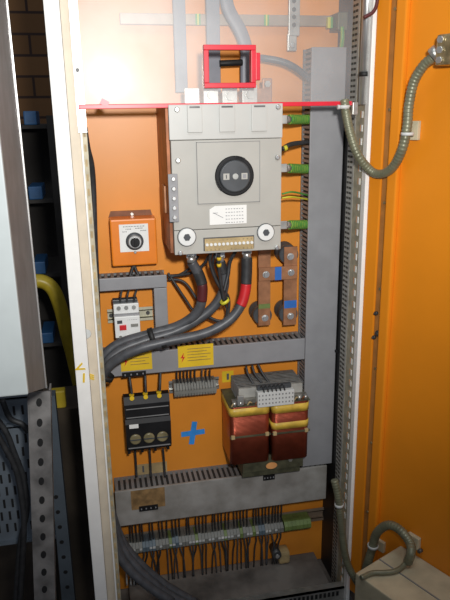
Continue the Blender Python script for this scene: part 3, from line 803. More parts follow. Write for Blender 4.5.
# ============================================================ earth leads right of the switch
for i, (py, py2) in enumerate(((119.5, 119.5), (168, 169), (225, 224.5))):
    a_ = P(283, py, 1.20); b_ = P(305, py2, 1.262)
    t = thing('earth_lead', b_, ['topmost', 'middle', 'lowest'][i] + ' green striped earth lead from the main switch to the duct', 'cable', 'earth leads beside the main switch')
    d = (b_ - a_)
    m = MB(); m.box(sx1, a_.x + .008, a_.y - .002, a_.y + .002, a_.z - .008, a_.z + .008, .001); m.cyl(a_ + d * .1, a_ + d * .26, .0075, 12); m.build('lug', 'zinc', t)
    m = MB(); m.tube([a_ + d * .25, a_ + d * .6, a_ + d * 1.0, b_ + Vector((.022, .010, 0))], .0095, 14, rings=(.006, .001)); m.build('striped_sleeve', 'earth_stripe', t)
m = MB(); m.tube([P(282, 149, 1.20), P(292, 144, 1.21), P(310, 142, 1.27)], .0045, 10); t = tag(m.build('wire', 'rubber'), 'single black lead between the two upper green striped leads', 'wire')
p = P(284, 148.5, 1.20); m = MB(); m.cyl(p, p + Vector((.006, 0, .002)), .0052, 12); m.build('end_sleeve', 'earth_yellow', t)
for k, (ya, yb, yc) in enumerate(((194, 192, 196), (198, 197, 200))):
    m = MB(); m.tube([P(282, ya, 1.22), P(293, yb, 1.225), P(311, yc, 1.27)], .0018, 8)
    tag(m.build('wire', 'earth_yellow' if k else 'green'), ['thin green wire above the lowest earth lead', 'thin yellow wire above the lowest earth lead'][k], 'wire')

# ============================================================ transformer
YT = 1.20
zf = P(268, 470, YT + .01).z
t = thing('transformer', (P(268, 470, YT).x, YP, zf), 'open two-coil transformer with copper windings and grey terminal block', 'transformer')
m = MB(); a = R(243, 455, 303, 469.5, YT + .012)
m.box(a[0], a[1], YT + .012, YT + .016, a[2], a[3]); m.box(a[0], a[1], YT + .016, YP, a[2], a[2] + .004)
ft = m.build('mounting_foot', 'core_olive', t)
for px in (249, 290):
    p = P(px, 459, YT + .012); m = MB(); m.cyl((p.x, YT + .012, p.z), (p.x, YT + .008, p.z), .005, 6); m.build('foot_bolt', 'zinc', ft)
p = P(271.5, 465.5, YT + .012); m = MB(); m.lathe((0, 0, 0), n_, [(0, 0), (.008, 0), (.008, .001), (0, .001)], 20)
for v in m.b.verts: v.co.x *= 1.6; 
m.xf(Matrix.Translation((p.x, YT + .012, p.z))); o = m.build('oval_label', 'pale_orange', ft); o['label'] = 'orange oval label'
def coil(px0, px1, py0, py1, tapes):
    a = R(px0, py0, px1, py1, YT); H = a[3] - a[2]; W = a[1] - a[0]
    def rsec(gr, z0, z1, name, mt, parent):
        # rounded rectangular winding section
        t_ = MB(); r = .011 + gr; n = 6; poly = []
        X0, X1, Y0, Y1 = a[0] - gr, a[1] + gr, YT - gr, YP - .012
        for (cx, cy, a0) in ((X1 - r, Y1 - r, 0), (X0 + r, Y1 - r, PI / 2), (X0 + r, Y0 + r, PI), (X1 - r, Y0 + r, 1.5 * PI)):
            for k in range(n + 1): an = a0 + k * PI / 2 / n; poly.append((cx + r * math.cos(an), cy + r * math.sin(an)))
        t_.prism(poly, 'z', z0, z1)
        for f in t_.b.faces: f.smooth = abs(f.normal.z) < .5
        return t_.build(name, mt, parent)
    c_ = rsec(0, a[2], a[3], 'coil_winding', 'lacquer', t)
    for (f0, f1) in tapes: rsec(.0012, a[2] + H * f0, a[2] + H * f1, 'yellow_tape', 'kapton', c_)
    m = MB()
    for k in range(int(H / .004)):
        z = a[2] + .002 + k * .004
    return a, c_
aL, cL = coil(230.5, 270, 406, 463, ((.84, .97),))
aR, cR = coil(272.5, 309, 402, 459, ((.83, .96), (.55, .66)))
for c_, a in ((cL, aL), (cR, aR)):
    H = a[3] - a[2]
    bx('coil_board', 'core_olive', c_, a[0] - .001, a[1] + .001, YT - .001, YP - .013, a[3] + .0001, a[3] + .0012)
    m = MB(); m.box(a[0] - .001, a[1] + .001, YT - .003, YT + .002, a[2] + H * .475, a[2] + H * .50); m.build('lead_strap', 'core_olive', c_)
    for f_ in (.06, .92):
        m = MB(); x = a[0] + (a[1] - a[0]) * f_; m.box(x - .004, x + .004, YT - .004, YT + .002, a[2] + H * .46, a[2] + H * .52, .001); m.build('strap_clip', 'sand', c_)
# insulation board edges and core
m = MB(); m.box(aL[0] + .022, aR[1] - .010, YT + .02, YP - .016, aL[3] + .0016, aL[3] + .034, .002); core = m.build('core_top', 'core', t)
bx('core_face', 'rail_zinc', core, aL[0] + .023, aR[1] - .011, YT + .0188, YT + .0202, aL[3] + .002, aL[3] + .032)
m = MB()
for k in range(9): m.box(aL[0] + .0215, aR[1] - .0095, YT + .0225 + k * .008, YT + .024 + k * .008, aL[3] + .001, aL[3] + .0345)
m.build('core_lamination', 'duct_side', core)
bx('core_clamp', 'core', t, aL[0] + .006, aR[1] - .004, YT + .008, YT + .0185, aL[3] + .0016, aL[3] + .012, bev=.001)
bx('core_bottom', 'core_olive', t, aL[0] + .030, aR[1] - .012, YT + .02, YP - .016, a[2] + .006 if False else A3[3] + .012, aL[2] - .0005, bev=.001)
for (px, py) in ((234, 398), (240, 400), (299, 393), (305, 396)):
    p = P(px, py, YT + .008); m = MB(); m.cyl((p.x, YT + .004, aL[3] + .001), (p.x, YT + .004, aL[3] + .011), .0045, 8); m.build('terminal_stud', 'zinc', t)
for k in range(10):
    x = aL[0] + .004 + k * .0115 * 1.5; m = MB()
    if x > aR[1] - .01: break
    m.tube([(x, YT + .004, aL[3] + .0005), (x + .004, YT + .002, aL[3] + .008), (x + .010, YT + .006, aL[3] + .004)], .0018, 6); m.build('winding_lead', 'copper_side' if k % 2 else 'sand', t)
tb = R(257.5, 390, 294, 406, YT - .006)
b_ = bx('terminal_block', 'paper_grey', t, tb[0], tb[1], YT - .008, YT + .008, tb[2] + .001, tb[3] - .002, bev=.001)
m = MB(); n = 11
for k in range(n):
    x = tb[0] + (k + .5) * (tb[1] - tb[0]) / n
    for zz in (.25, .5, .75): m.box(x - .0014, x + .0014, YT - .0086, YT - .008, tb[2] + (tb[3] - tb[2]) * zz - .0016, tb[2] + (tb[3] - tb[2]) * zz + .0016)
m.build('terminal_holes', 'duct_side', b_)
m = MB(); m.box(tb[0] + .002, tb[1] - .004, YT + .001, YT + .012, tb[3] - .001, tb[3] + .008, .001); m.build('terminal_backing', 'charcoal_plastic', t)
for k in range(6):
    x = tb[0] + .008 + k * .009
    m = MB(); m.tube([(x, YT + .001, tb[3] + .006), (x + .003, YT - .006, tb[3] + .012), (x + .006, YT - .008, tb[3] - .002)], .0016, 6); m.build('jumper_wire', 'rubber', t)
# zinc side lug at the upper left of the transformer
m = MB(); m.box(aL[0] + .016, aL[0] + .030, YT + .0, YT + .007, aL[3] + .003, aL[3] + .024, .001); m.build('side_lug', 'zinc', t)
for k, (pa, pb, pc) in enumerate((((246, 366, 1.262), (248, 374, 1.25), (254, 385, 1.235)), ((252, 365, 1.262), (255, 374, 1.25), (262, 383, 1.235)), ((258, 364, 1.262), (263, 374, 1.25), (270, 384, 1.235)))):
    m = MB(); m.tube([P(*pa), P(*pb), P(*pc)], .0026, 8)
    tag(m.build('wire', 'rubber'), 'black lead from the labelled duct down to the transformer', 'wire', 'leads above the transformer')

# ============================================================ bottom terminal strip, wires, rail
rt, rA = din_rail(124, 325, 521, 534, 'long metal mounting rail behind the bottom terminal strip', mt='rail_brown')
cz = (rA[2] + rA[3]) / 2
xs0, xs1, xs2 = P(129, 548, 1.262).x, P(284, 522, 1.262).x, P(312, 518, 1.262).x
t = thing('terminal_strip', ((xs0 + xs1) / 2, YP - .009, cz - .02), 'long grey terminal strip along the bottom of the cabinet', 'terminal strip')
N = 48; pit = (xs1 - xs0) / N
for k in range(N):
    x = xs0 + k * pit
    mt = 'terminal_blue' if k in (4, 5, 6, 7, 13, 14, 40, 41) else ('terminal_green' if k in (12, 20, 29, 34, 38) else 'terminal_grey')
    h = .014 + (.002 if k % 7 == 0 else 0)
    m = MB(); m.prism([(YP - .009, cz - h), (1.272, cz - h), (1.262, cz - h * .4), (1.262, cz + h * .4), (1.272, cz + h), (YP - .009, cz + h)], 'x', x + .0002, x + pit - .0004)
    m.build('terminal_block', mt, t)
    if k % 6 in (0, 1, 3) or k in (20, 22, 28, 29):
        m = MB(); m.box(x + .0006, x + pit - .0008, 1.2610, 1.262, cz + h * .0, cz + h * .35, .0002); m.build('terminal_tag', 'paper_grey' if k not in (20, 28) else 'paper', t)
t2 = thing('terminal_strip', ((xs1 + xs2) / 2, YP - .009, cz - .02), 'green earth terminals at the right end of the bottom strip', 'terminal strip')
for k in range(7):
    x = xs1 + .003 + k * (xs2 - xs1 - .003) / 7
    m = MB(); m.prism([(YP - .009, cz - .014), (1.272, cz - .014), (1.264, cz - .005), (1.264, cz + .005), (1.272, cz + .014), (YP - .009, cz + .014)], 'x', x, x + (xs2 - xs1 - .003) / 7 - .0004)
    m.build('terminal_block', 'terminal_green', t2)
zd = A3[2]
skip = {5, 8, 12, 16, 19, 24, 31, 37}
for k in range(N):
    x = xs0 + (k + .5) * pit
    if k in skip: continue
    j = random.uniform(-.003, .003)
    m = MB(); m.tube([(x, 1.280, cz + .010), (x + j * .3, 1.273, cz + .022), (x + j, 1.270, zd + .002)], .0016, 6)
    tag(m.build('wire', 'rubber'), 'thin dark wire from the wide duct down to the bottom terminal strip', 'wire', 'wires above the bottom terminal strip')
zfl = ZB + .012; zq2 = P(215, 566, YP).z
for k in range(0, N):
    if k % 7 in (3,): continue
    x = xs0 + (k + .5) * pit
    j = random.uniform(-.012, .012); col = random.choice(['rubber', 'rubber', 'rubber_grey', 'charcoal_plastic'])
    m = MB(); m.tube([(x, 1.278, cz - .011), (x + j * .15, 1.272, cz - .026), (x + j * .7, 1.280, cz - .055), (x + j, 1.286, zq2 + .0005)], .0018, 6)
    tag(m.build('wire', col), 'thin dark wire hanging from the bottom terminal strip', 'wire', 'wires below the bottom terminal strip')
# gathering trough under the wires
zr = cz - .072
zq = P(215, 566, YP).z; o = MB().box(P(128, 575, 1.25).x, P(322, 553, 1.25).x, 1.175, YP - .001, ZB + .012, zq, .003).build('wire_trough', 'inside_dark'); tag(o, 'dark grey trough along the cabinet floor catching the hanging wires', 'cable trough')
# grey ledge and clamp block
p = P(284, 549, 1.25)
zc_ = P(284, 560, 1.29).z; t = thing('cable_clamp', (p.x, 1.29, zc_), 'beige clamp block with round bolt at the right end of the hanging wires', 'clamp')
m = MB(); m.box(p.x - .004, p.x + .024, 1.275, YP, zc_, zc_ + .032, .006); m.build('clamp_body', 'sand', t)
m = MB(); m.cyl((p.x - .010, YP, zc_ + .030), (p.x - .010, 1.272, zc_ + .030), .011, 16); cb = m.build('clamp_bolt', 'dark_steel', t)
m = MB(); m.cyl((p.x - .010, 1.272, zc_ + .030), (p.x - .010, 1.269, zc_ + .030), .005, 12); m.build('bolt_head', 'bright_steel', cb)
# pale wires bottom left behind the black bundle
for k, (xa, xb) in enumerate(((125, 127), (129, 131), (133, 134))):
    m = MB(); m.tube([P(xa, 556, 1.265), P((xa + xb) / 2, 568, 1.243), P(xb, 585, 1.238)], .002, 6)
    tag(m.build('wire', 'paper_grey'), 'pale grey wire hanging at the left end of the bottom strip', 'wire', 'pale wires at the left end')

# ============================================================ parts behind the clear cover
YBH = 1.285
def vbar(px0, px1, py0, py1, Y, th, nm, mt, label, cat='busbar'):
    a = R(px0, py0, px1, py1, Y); m = MB(); m.box(a[0], a[1], Y, Y + th, a[2], a[3], .001)
    return tag(m.build(nm, mt), label, cat), a
zr0, zr1 = P(250, 25.5, 1.296).z, P(250, 14.5, 1.296).z
xa, xb = P(120, 20, 1.296).x, P(333, 21, 1.296).x
o = MB().box(xa, xb, 1.296, YP, zr0, zr1, .001).build('busbar', 'rail_brown'); tag(o, 'brown grey horizontal busbar with green marks behind the clear cover', 'busbar')
for px in (198, 266.5):
    p = P(px, 20, 1.296); m = MB(); m.box(p.x - .005, p.x - .0015, 1.2952, 1.296, zr0, zr1, mt='green'); m.box(p.x - .0015, p.x + .0015, 1.2952, 1.296, zr0, zr1, mt='earth_yellow'); m.box(p.x + .0015, p.x + .005, 1.2952, 1.296, zr0, zr1, mt='green')
    m.build('green_yellow_marker', None, o)
zlug = sz1 + .001
for (p0, p1, pt, lb, Y) in ((175, 187, -40, 'slate flat conductor left of the red framed opening', 1.285), (207.5, 220.5, -40, 'slate flat conductor seen through the left of the red framed opening', 1.275)):
    xa, xb = P(p0, 60, Y).x, P(p1, 60, Y).x
    o = MB().box(xa, xb, Y, Y + .008, P(200, 92, Y).z, 1.86, .001).build('flat_conductor', 'bar_slate'); tag(o, lb, 'conductor')
m = MB(); m.tube([P(224, -12, 1.277), P(229, 10, 1.277), P(240, 30, 1.277), P(246, 48, 1.277), P(246.5, 70, 1.277), P(246.5, 92, 1.277)], .0125, 12, flat=.35)
tag(m.build('flat_conductor', 'bar_slate'), 'slate flat conductor bending down through the right of the red opening', 'conductor')
m = MB(); m.tube([P(219.5, 63.5, 1.27), P(230, 63, 1.268), P(242, 62.5, 1.27)], .006, 12); tag(m.build('spacer_rod', 'black_plastic'), 'short black spacer rod in the red framed opening', 'rod')
m = MB(); m.tube([P(252, 58, 1.285), P(265, 58.5, 1.27), P(283, 62, 1.262), P(297, 69, 1.262), P(310, 80, 1.27)], .0065, 12)
tag(m.build('cable', 'rubber_grey'), 'dark grey cable arching from the opening to the tall duct', 'cable')
# perforated bracket
a = R(288.5, -20, 299.5, 36, 1.288)
t = thing('perforated_bracket', ((a[0] + a[1]) / 2, 1.296, a[2]), 'pale perforated metal bracket hanging over the horizontal busbar', 'bracket')
a2_ = R(287.5, 34, 296.5, 51, 1.288)
m = MB(); m.box(a[0], a[1], 1.284, 1.288, a[2], a[3], .001); m.box(a2_[0], a2_[1], 1.286, 1.290, a2_[2], a[2] + .004, .001); m.build('strap', 'zinc', t)
for py in (1, 9.5, 17, 25): 
    p = P(294, py, 1.284); m = MB(); m.cyl((p.x, 1.2842, p.z), (p.x, 1.2836, p.z), .0042, 12); m.build('hole', 'dark_steel', t)
p = P(292, 45.5, 1.286); m = MB(); m.cyl((p.x, 1.286, p.z), (p.x, 1.283, p.z), .005, 12, bev=.001); m.build('bolt', 'bright_steel', t)
# connection lugs above the switch
for i, px in enumerate((192, 211, 230, 250)):
    a = R(px - 7, 88, px + 7, 103, 1.19); x0_ = P(px - 7.5, 92, 1.19).x; x1_ = P(px + 7.5, 92, 1.19).x
    zt2 = P(px, 85 if i % 2 else 88, 1.19).z
    t = thing('connection_lug', ((x0_ + x1_) / 2, 1.2, sz1), 'silver connection lug on top of the main switch behind the clear cover, ' + ['first', 'second', 'third', 'fourth'][i] + ' from left', 'lug', 'connection lugs on top of the main switch')
    m = MB(); m.box(x0_, x1_, 1.19, 1.196, sz1 + .0005, zt2, .001); m.build('tab', 'zinc', t)
    m = MB(); m.cyl(((x0_ + x1_) / 2, 1.19, (zt2 + sz1) / 2), ((x0_ + x1_) / 2, 1.184, (zt2 + sz1) / 2), .008, 6); m.build('bolt', 'zinc', t)
a = R(262.5, 78, 272.5, 99, 1.22)
t = thing('copper_tab', ((a[0] + a[1]) / 2, 1.225, sz1), 'pale copper tab with bolt beside the connection lugs', 'lug')
m = MB(); m.box(a[0], a[1], 1.22, 1.226, sz1 + .0005, a[3], .003); m.box(a[0] - .016, a[0] + .002, 1.218, 1.224, sz1 + .0005, sz1 + .028, .001); m.build('tab', 'copper_bar', t)
p = P(267, 84, 1.22); m = MB(); m.cyl((p.x, 1.22, p.z), (p.x, 1.214, p.z), .006, 6); m.build('bolt', 'zinc', t)
# earth clamp top right
a = R(327, 14, 344, 34, 1.29)
t = thing('earth_clamp', ((a[0] + a[1]) / 2, YP, a[2]), 'green and yellow earth clamp at the right end of the upper busbar', 'clamp')
m = MB(); m.box(a[0] + .012, a[1], 1.262, YP, a[2] + .004, a[3], .002); m.build('clamp_body', 'core_olive', t)
m = MB(); m.box(a[0], a[0] + .006, 1.285, 1.296, a[2] + .01, a[3] - .006, .001, mt='earth_yellow'); m.box(a[0] + .006, a[0] + .011, 1.285, 1.296, a[2] + .01, a[3] - .006, .001, mt='green'); m.build('stripe_block', None, t)
m = MB(); m.tube([P(342, 27, 1.258), P(342.5, 38, 1.256), P(341, 50, 1.262)], .004, 10); tag(m.build('wire', 'earth_stripe'), 'striped earth wire dropping from clamp into the tall duct', 'wire')

# ============================================================ clear cover
YC_ = YF - .004
cx0, cx1 = -.020, P(350, 90, YC_).x
cz0 = P(230, 103, YC_).z
t = thing('clear_cover', ((cx0 + cx1) / 2, YC_, cz0), 'scratched clear plastic cover with red bottom edge over the upper cabinet', 'cover')
wx0, wx1, wz0, wz1 = R(208, 50.5, 250, 83, YC_)
m = MB(); zz1 = 1.88
for q in ((cx0, wx0, cz0, zz1), (wx1, cx1, cz0, zz1), (wx0, wx1, cz0, wz0), (wx0, wx1, wz1, zz1)):
    # single-skin sheet, 2 mm thick drawn as its front face plus edge
    vs = [m.b.verts.new((x, YC_, z)) for x, z in ((q[0], q[2]), (q[1], q[2]), (q[1], q[3]), (q[0], q[3]))]; m.b.faces.new(vs)
bmesh.ops.remove_doubles(m.b, verts=list(m.b.verts), dist=1e-5)
m.build('clear_sheet', 'clear_sheet', t)
bx('edge_strip', 'red', t, cx0 + .003, cx1 + .004, YC_ - .003, YC_ + .003, cz0 - .007, cz0 + .0005, bev=.001)
m = MB(); g = .0085; y0, y1 = YC_ - .010, YC_ + .004
m.box(wx0 - g, wx1 + g, y0, y1, wz1, wz1 + g, .001); m.box(wx0 - g, wx1 + g, y0, y1, wz0 - g, wz0, .001)
m.box(wx0 - g, wx0, y0, y1, wz0, wz1, .001); m.box(wx1, wx1 + g, y0, y1, wz0, wz1, .001)
wf = m.build('red_frame', 'red', t); 
bx('frame_latch', 'red', t, wx1 + g, wx1 + g + .008, y0 + .002, YC_ + .002, wz0 + .004, wz1 - .004, bev=.001)
p = P(104, 103, YC_ - .003); m = MB(); m.box(p.x - .006, p.x + .008, YC_ - .004, YC_ - .002, cz0 - .002, cz0 + .008, rot=Matrix.Rotation(.5, 3, 'Y')); m.build('red_tape_scrap', 'red', t)
# left metal holder strip with blotchy zinc
m = MB(); m.box(-.0205, -.006, YC_ + .0004, YC_ + .003, cz0 - .045, zz1); hs = m.build('holder_strip', 'zinc', t)
for py in (70, 88, 116):
    p = P(88, py, YC_); m = MB(); m.cyl((-.014, YC_, p.z), (-.014, YC_ - .002, p.z), .0035, 10); m.build('holder_screw', 'dark_steel' if py == 70 else 'bright_steel', hs)

# black cable upper left along the frame
cable([(84, 128, 1.168), (87, 148, 1.175), (91, 165, 1.195), (93, 190, 1.215), (94.5, 240, 1.225), (97, 300, 1.235), (98, 345, 1.245), (97, 372, 1.25)], .0062, 'cable', 'rubber', 'black cable running down the left inner edge beside the frame', 'cable')

# ============================================================ conduits
def conduit(pts, r, label, extra=()):
    t = thing('flexible_conduit', pts[0], label, 'conduit')
    m = MB(); m.tube(pts, r, 14, rings=(.0062, .0009)); m.build('corrugated_hose', 'conduit', t)
    return t
def pt(px, py, k):   # between frame plane (k=0) and door plane (k=1)
    a = P(px, py, YF - .022); b = Pd(px, py, .028); return a.lerp(b, k)
pts = [P(344.5, 100, YF - .010), P(346, 112, YF - .016), P(350, 132, YF - .022), P(358, 155, YF - .028), pt(371, 171, .3), pt(382, 174, .6), pt(393, 167, .85), pt(402, 150, 1), pt(407, 128, 1), pt(409, 105, 1), pt(414, 82, 1), pt(424, 65, 1), pt(434, 57, 1)]
up = conduit(pts, .0085, 'upper olive corrugated conduit looping from the frame to the door')
u, z = UVd(452, 50, .02); m = MB(); m.box(u - .016, u + .03, -.040, -.0005, z - .023, z + .023, .004).xf(DM)
gt = thing('cable_gland', D(u, 0, z - .03), 'brass cable fitting where the upper conduit enters the door', 'fitting')
m.build('gland_body', 'brass', gt)
for i_ in range(3):
    m = MB(); p = D(u - .006, .040, z - .015 + i_ * .015); nn = D(0, 1, 0) - D(0, 0, 0); m.cyl(p, p + nn * .005, .0055, 6); m.build('gland_screw', 'bright_steel', gt)
e0 = pts[-1]; m = MB(); m.cyl(e0 - Vector((.004, 0, -.002)), D(u - .02, .028, z), .0115, 14); m.build('gland_nut', 'zinc', gt)
u, z = UVd(413, 131, .004)
t = thing('conduit_clip', D(u, 0, z), 'white clip holding the upper conduit on the door', 'clip')
m = MB(); m.box(u - .004, u + .013, -.008, -.0003, z - .015, z + .017, .001).xf(DM); m.build('clip_base', 'door_box', t)
p = pt(407.5, 133, 1); m = MB(); m.lathe(p - Vector((0, 0, .004)), (0, 0, 1), [(.0095, 0), (.011, 0), (.011, .005), (.0095, .005), (.0095, 0)], 18); m.build('clip_band', 'paper_grey', t)
p = P(344, 107, YF - .013); 
t = thing('conduit_clip', p, 'pale clamp holding the upper conduit at the red edge', 'clip')
m = MB(); m.lathe(p - Vector((0, 0, .003)), (0, 0, 1), [(.0092, 0), (.0108, 0), (.0108, .006), (.0092, .006), (.0092, 0)], 18); m.cyl(p + Vector((-.014, -.004, 0)), p + Vector((-.009, -.004, 0)), .004, 10); m.build('clip_band', 'paper_grey', t)
q_ = P(352, 108, YF); m = MB(); m.box(q_.x - .004, q_.x + .006, YF - .014, YF - .003, q_.z - .012, q_.z + .010, .001); m.build('clip_base', 'zinc', t)
# terminal box on the door bottom
u0, z0_ = UVd(401, 545, 0); zt_ = z0_
dr = ray(361, 577); pc = CAM + dr * ((zt_ - CAM.z) / dr.z); lc_ = DM.inverted() @ pc
dep = -lc_.y
t = thing('door_junction_box', D(u0 + .1, .01, zt_ - .12), 'beige metal junction box mounted low on the open door', 'junction box')
m = MB(); m.box(u0, u0 + .30, -dep, -.0005, zt_ - .14, zt_, .003).xf(DM); m.build('housing', 'door_box', t)
m = MB(); m.box(u0 + .002, u0 + .298, -dep * .52, -dep * .50, zt_ + .0001, zt_ + .0012).xf(DM); m.build('lid_seam', 'duct_side', t)
print('BOX', u0, zt_, dep)
m = MB(); m.cyl(D(u0 + .05, .002, zt_ + .0195), D(u0 + .05, .010, zt_ + .0195), .004, 10); m.build('screw', 'dark_steel', t)
# conduits at the bottom right
def Pk(px, py, nn): return Pd(px, py, nn)
def Pz(px, py, z):
    d = ray(px, py); return CAM + d * ((z - CAM.z) / d.z)
pts = [P(363, 580, YF - .03), Pk(367, 566, .03), Pk(372, 549, .028), Pk(377, 533, .028), Pk(388, 525, .028), Pk(400, 530, .028), Pk(410, 543, .032), Pk(411, 553, .045), Pz(408, 562, zt_ + .012)]
conduit(pts, .0092, 'lower olive corrugated conduit arching over the beige door box')
pts = [P(334.5, 480, YF - .006), P(338, 495, YF - .012), P(341, 520, YF - .014), P(343.5, 545, YF - .016), P(348, 565, YF - .022), P(356, 580, YF - .030), P(366, 596, YF - .035), P(372, 612, YF - .035)]
conduit(pts, .0085, 'lower olive conduit running down the right frame post')
pts = [Pz(361, 578, zt_ + .006), Pz(372, 573, zt_ + .0065), Pz(384, 572.5, zt_ + .0065), Pz(395, 571, zt_ + .0065), Pz(403, 566, zt_ + .008), Pz(407, 560, zt_ + .012)]
m = MB(); m.tube(pts, .0048, 10); tag(m.build('cable', 'conduit'), 'thin olive cable lying across the beige door box', 'cable')
pts = [P(360, 582, YF - .03), P(363, 595, YF - .03), P(366, 610, YF - .03)]
m = MB(); m.tube(pts, .007, 10); tag(m.build('cable', 'rubber'), 'black cable end beneath the beige door box', 'cable')
u, z = UVd(380, 545, .004)
t = thing('conduit_clip', D(u, 0, z), 'pale clip holding the lower arching conduit on the door', 'clip')
m = MB(); m.box(u - .006, u + .012, -.008, -.0003, z - .012, z + .012, .001).xf(DM); m.build('clip_base', 'door_box', t)
p = Pk(373, 546, .028); m = MB(); m.lathe(p - Vector((0, 0, .003)), (0, 0, 1), [(.010, 0), (.0115, 0), (.0115, .006), (.010, .006), (.010, 0)], 18); m.build('clip_band', 'paper_grey', t)
u, z = UVd(413, 544, .004)
t = thing('conduit_clip', D(u, 0, z), 'pale saddle clip at the top of the beige door box', 'clip')
m = MB(); m.box(u - .012, u + .016, -.010, -.0003, z - .004, z + .022, .002).xf(DM); m.build('clip_base', 'door_box', t)
p = P(339, 505, YF - .013); t = thing('conduit_clip', p, 'pale clip holding the lower conduit on the right frame rail', 'clip')
m = MB(); m.lathe(p - Vector((0, 0, .003)), (0, 0, 1), [(.0082, 0), (.0098, 0), (.0098, .006), (.0082, .006), (.0082, 0)], 18); m.build('clip_band', 'paper_grey', t)
m = MB(); m.box(p.x + .004, p.x + .012, YF - .013, YF - .011 + .012, p.z - .010, p.z + .008, .001); m.build('clip_base', 'zinc', t)
# thin dark cable at the top right
m = MB(); m.tube([P(378, -14, YF - .02), P(377, 3, YF - .02), P(373, 12, YF - .02), P(364, 17.5, YF - .018)], .0032, 8); tag(m.build('cable', 'dark_red'), 'thin dark cable curling in front of the top right frame', 'cable')

# ============================================================ left of the cabinet
# grey enclosure, near the camera
t = thing('wall_enclosure', (-.25, .9, 1.07), 'pale grey metal enclosure at the left edge of the picture', 'enclosure')
ye, yb = .80, 1.035
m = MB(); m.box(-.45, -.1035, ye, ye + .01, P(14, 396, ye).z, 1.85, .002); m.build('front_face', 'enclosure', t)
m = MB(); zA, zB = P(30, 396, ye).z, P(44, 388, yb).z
m.prism([(ye + .010, zA), (yb, zB), (yb + .002, 1.85), (ye + .010, 1.85)], 'x', -.125, -.1045); m.build('side_face', 'enclosure_shaded', t)
bx('lit_rear_edge', 'bright_steel', t, -.1045, -.1025, yb - .002, yb + .003, zB, 1.85)  # bright strip that paints the lit back edge of the side
bx('rear_body', 'enclosure_shaded', t, -.44, -.126, ye + .012, yb, zA + .004, 1.84)
# slotted strut
YU = 1.10
xa, xb = -.157, -.117; zt2 = P(40, 392, YU).z
lk = (P(39, 400, YU).x - P(44.5, 590, YU).x) / (P(39, 400, YU).z - P(44.5, 590, YU).z)
LEAN = Matrix.Identity(4); LEAN[0][2] = lk; LEAN[0][3] = P(39, 400, YU).x - (xa + xb) / 2 - lk * P(39, 400, YU).z
t = thing('slotted_strut', ((xa + xb) / 2, YU, 0), 'worn galvanised slotted strut standing below the grey enclosure', 'strut')
sl = MB(); sl.box(xa, xb, YU, YU + .003, 0, zt2); sl.box(xa, xa + .003, YU, YU + .035, 0, zt2); sl.box(xb - .003, xb, YU, YU + .035, 0, zt2); sl.xf(LEAN); sl.build('strut_profile', 'galvanised', t)
for k in range(24):
    z = zt2 - .02 - k * .040
    if z < .03: break
    m = MB(); m.lathe((0, 0, 0), n_, [(0, 0), (.0052, 0), (.0052, .001), (0, .001)], 14)
    for v in m.b.verts: v.co.z *= 1.6
    m.xf(LEAN @ Matrix.Translation(((xa + xb) / 2, YU + .0004, z))); m.build('slot', 'matt_black', t)
# leaning blue-grey beam
m = MB(); p0 = P(50, 396, 1.3); p1 = P(72, 640, 1.3)
m.prism([(p0.x - .012, p0.z), (p0.x + .010, p0.z), (p1.x + .016, p1.z), (p1.x - .016, p1.z)], 'y', 1.3, 1.33); 
bt = m.build('leaning_beam', 'beam_blue'); tag(bt, 'blue grey perforated beam behind the slotted strut', 'beam')
for k in range(7):
    p = P(56 + k * 1.9, 497 + k * 15, 1.3); m = MB(); m.cyl((p.x, 1.3, p.z), (p.x, 1.2992, p.z), .005, 10); m.build('hole', 'matt_black', bt)
# cable trays
def tray(py0, py1, label, Y=1.35):
    za, zb = P(14, py1, Y).z, P(14, py0, Y).z
    t = thing('cable_tray', (-.3, Y, za), label, 'cable tray')
    m = MB(); m.box(-.55, -.145, Y, Y + .003, za, zb); m.box(-.55, -.145, Y, Y + .02, zb - .003, zb); m.box(-.55, -.145, Y - .012, Y, za, za + .004); m.build('tray_sheet', 'tray', t)
    m = MB(); r = 0; z = zb - .03
    while z > za + .025:
        for k in range(22):
            x = -.535 + k * .018 + (.009 if r % 2 else 0)
            m.box(x, x + .005, Y - .0008, Y + .0005, z - .011, z + .011)
        z -= .032; r += 1
    m.build('tray_slots', 'matt_black', t)
tray(398, 424, 'upper perforated blue grey cable tray behind the strut')
tray(427, 541, 'lower perforated blue grey cable tray behind the strut')
for i, (pts, lb) in enumerate((
    ([(-6, 415, 1.25), (6, 432, 1.25), (14, 452, 1.25), (24, 480, 1.25), (27, 510, 1.25), (20, 545, 1.25), (15, 610, 1.25)], 'black cable hanging in front of the tray, right one'),
    ([(-8, 425, 1.22), (4, 446, 1.22), (16, 470, 1.22), (22, 500, 1.22), (24, 530, 1.22), (20, 610, 1.22)], 'black cable hanging in front of the tray, left one'),
    ([(2, 400, 1.28), (10, 418, 1.28), (22, 424, 1.28), (28, 432, 1.28)], 'black cable lying along the tray edge'))):
    cable(pts, .006, 'cable', 'rubber', lb, 'cable', n=10)
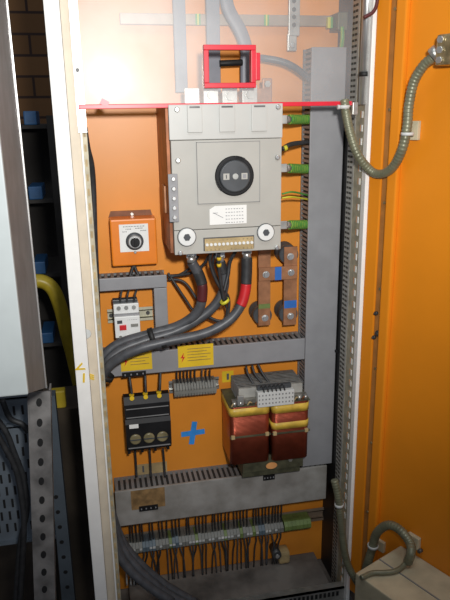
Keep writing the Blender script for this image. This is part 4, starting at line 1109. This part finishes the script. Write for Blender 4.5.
# yellow hose
cable([(26, 284, 1.9), (40, 281, 1.9), (52, 288, 1.9), (60, 306, 1.9), (67, 334, 1.9), (76, 370, 1.9), (90, 440, 1.9), (104, 560, 1.9), tuple((112, 640, 1.9))], .021, 'yellow_pipe', 'yellow_hose', 'curved yellow pipe bending down behind the frame', 'pipe')
zyb = P(58, 407, 1.7).z
o = MB().box(P(40, 410, 1.7).x, P(80, 410, 1.7).x, 1.68, 1.84, 0, zyb).build('dark_stand', 'dark_floor'); tag(o, 'dark machine added on the floor under the small yellow block, hiding the brick', 'stand')  # dark box added to carry the yellow block and hide the brick
bx('pipe_foot', 'yellow_hose', None, P(51, 400, 1.7).x, P(66, 400, 1.7).x, 1.69, 1.72, zyb, P(58, 390, 1.7).z, bev=.004)
tag(bpy.data.objects['pipe_foot'], 'small yellow block below the curved yellow pipe', 'block'); bpy.data.objects['pipe_foot'].name = 'yellow_block'
# dark rack with blue bins
t = thing('storage_rack', (-.25, 2.4, 0), 'dark storage rack standing in front of the brick wall', 'rack')
zs = []
ys_ = (125, 200, 275, 345)
for i, py in enumerate(ys_):
    z = P(32, py, 2.3).z; zs.append(z)
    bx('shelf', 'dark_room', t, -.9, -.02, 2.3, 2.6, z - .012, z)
bx('dark_backing', 'dark_room', t, -.9, -.02, 2.6, 2.61, 0, zs[0])  # dark sheet added to black out the brick behind the shelves
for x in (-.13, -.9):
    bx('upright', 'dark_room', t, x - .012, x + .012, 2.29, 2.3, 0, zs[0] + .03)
for (i, px0, px1, h) in ((0, 24, 37, .045), (1, 29, 43, .045), (2, 34, 46, .045), (3, 42, 54, .04)):
    xa, xb = P(px0, ys_[i], 2.3).x, P(px1, ys_[i], 2.3).x
    m = MB(); m.box(xa, xb, 2.305, 2.45, zs[i], zs[i] + h, .004)
    m.box(xa + .01, xb - .01, 2.302, 2.306, zs[i] + h * .3, zs[i] + h * .7)
    tag(m.build('storage_bin', 'bin_blue'), 'small blue bin on the ' + ['highest', 'second', 'third', 'lowest'][i] + ' shelf of the dark rack', 'bin')

# black screw at the right edge of the tall duct
p = P(336.5, 351, 1.25); m = MB(); m.cyl(p + Vector((0, .002, 0)), p + Vector((0, -.004, 0)), .004, 10); o = m.build('duct_screw', 'black_plastic', d4)
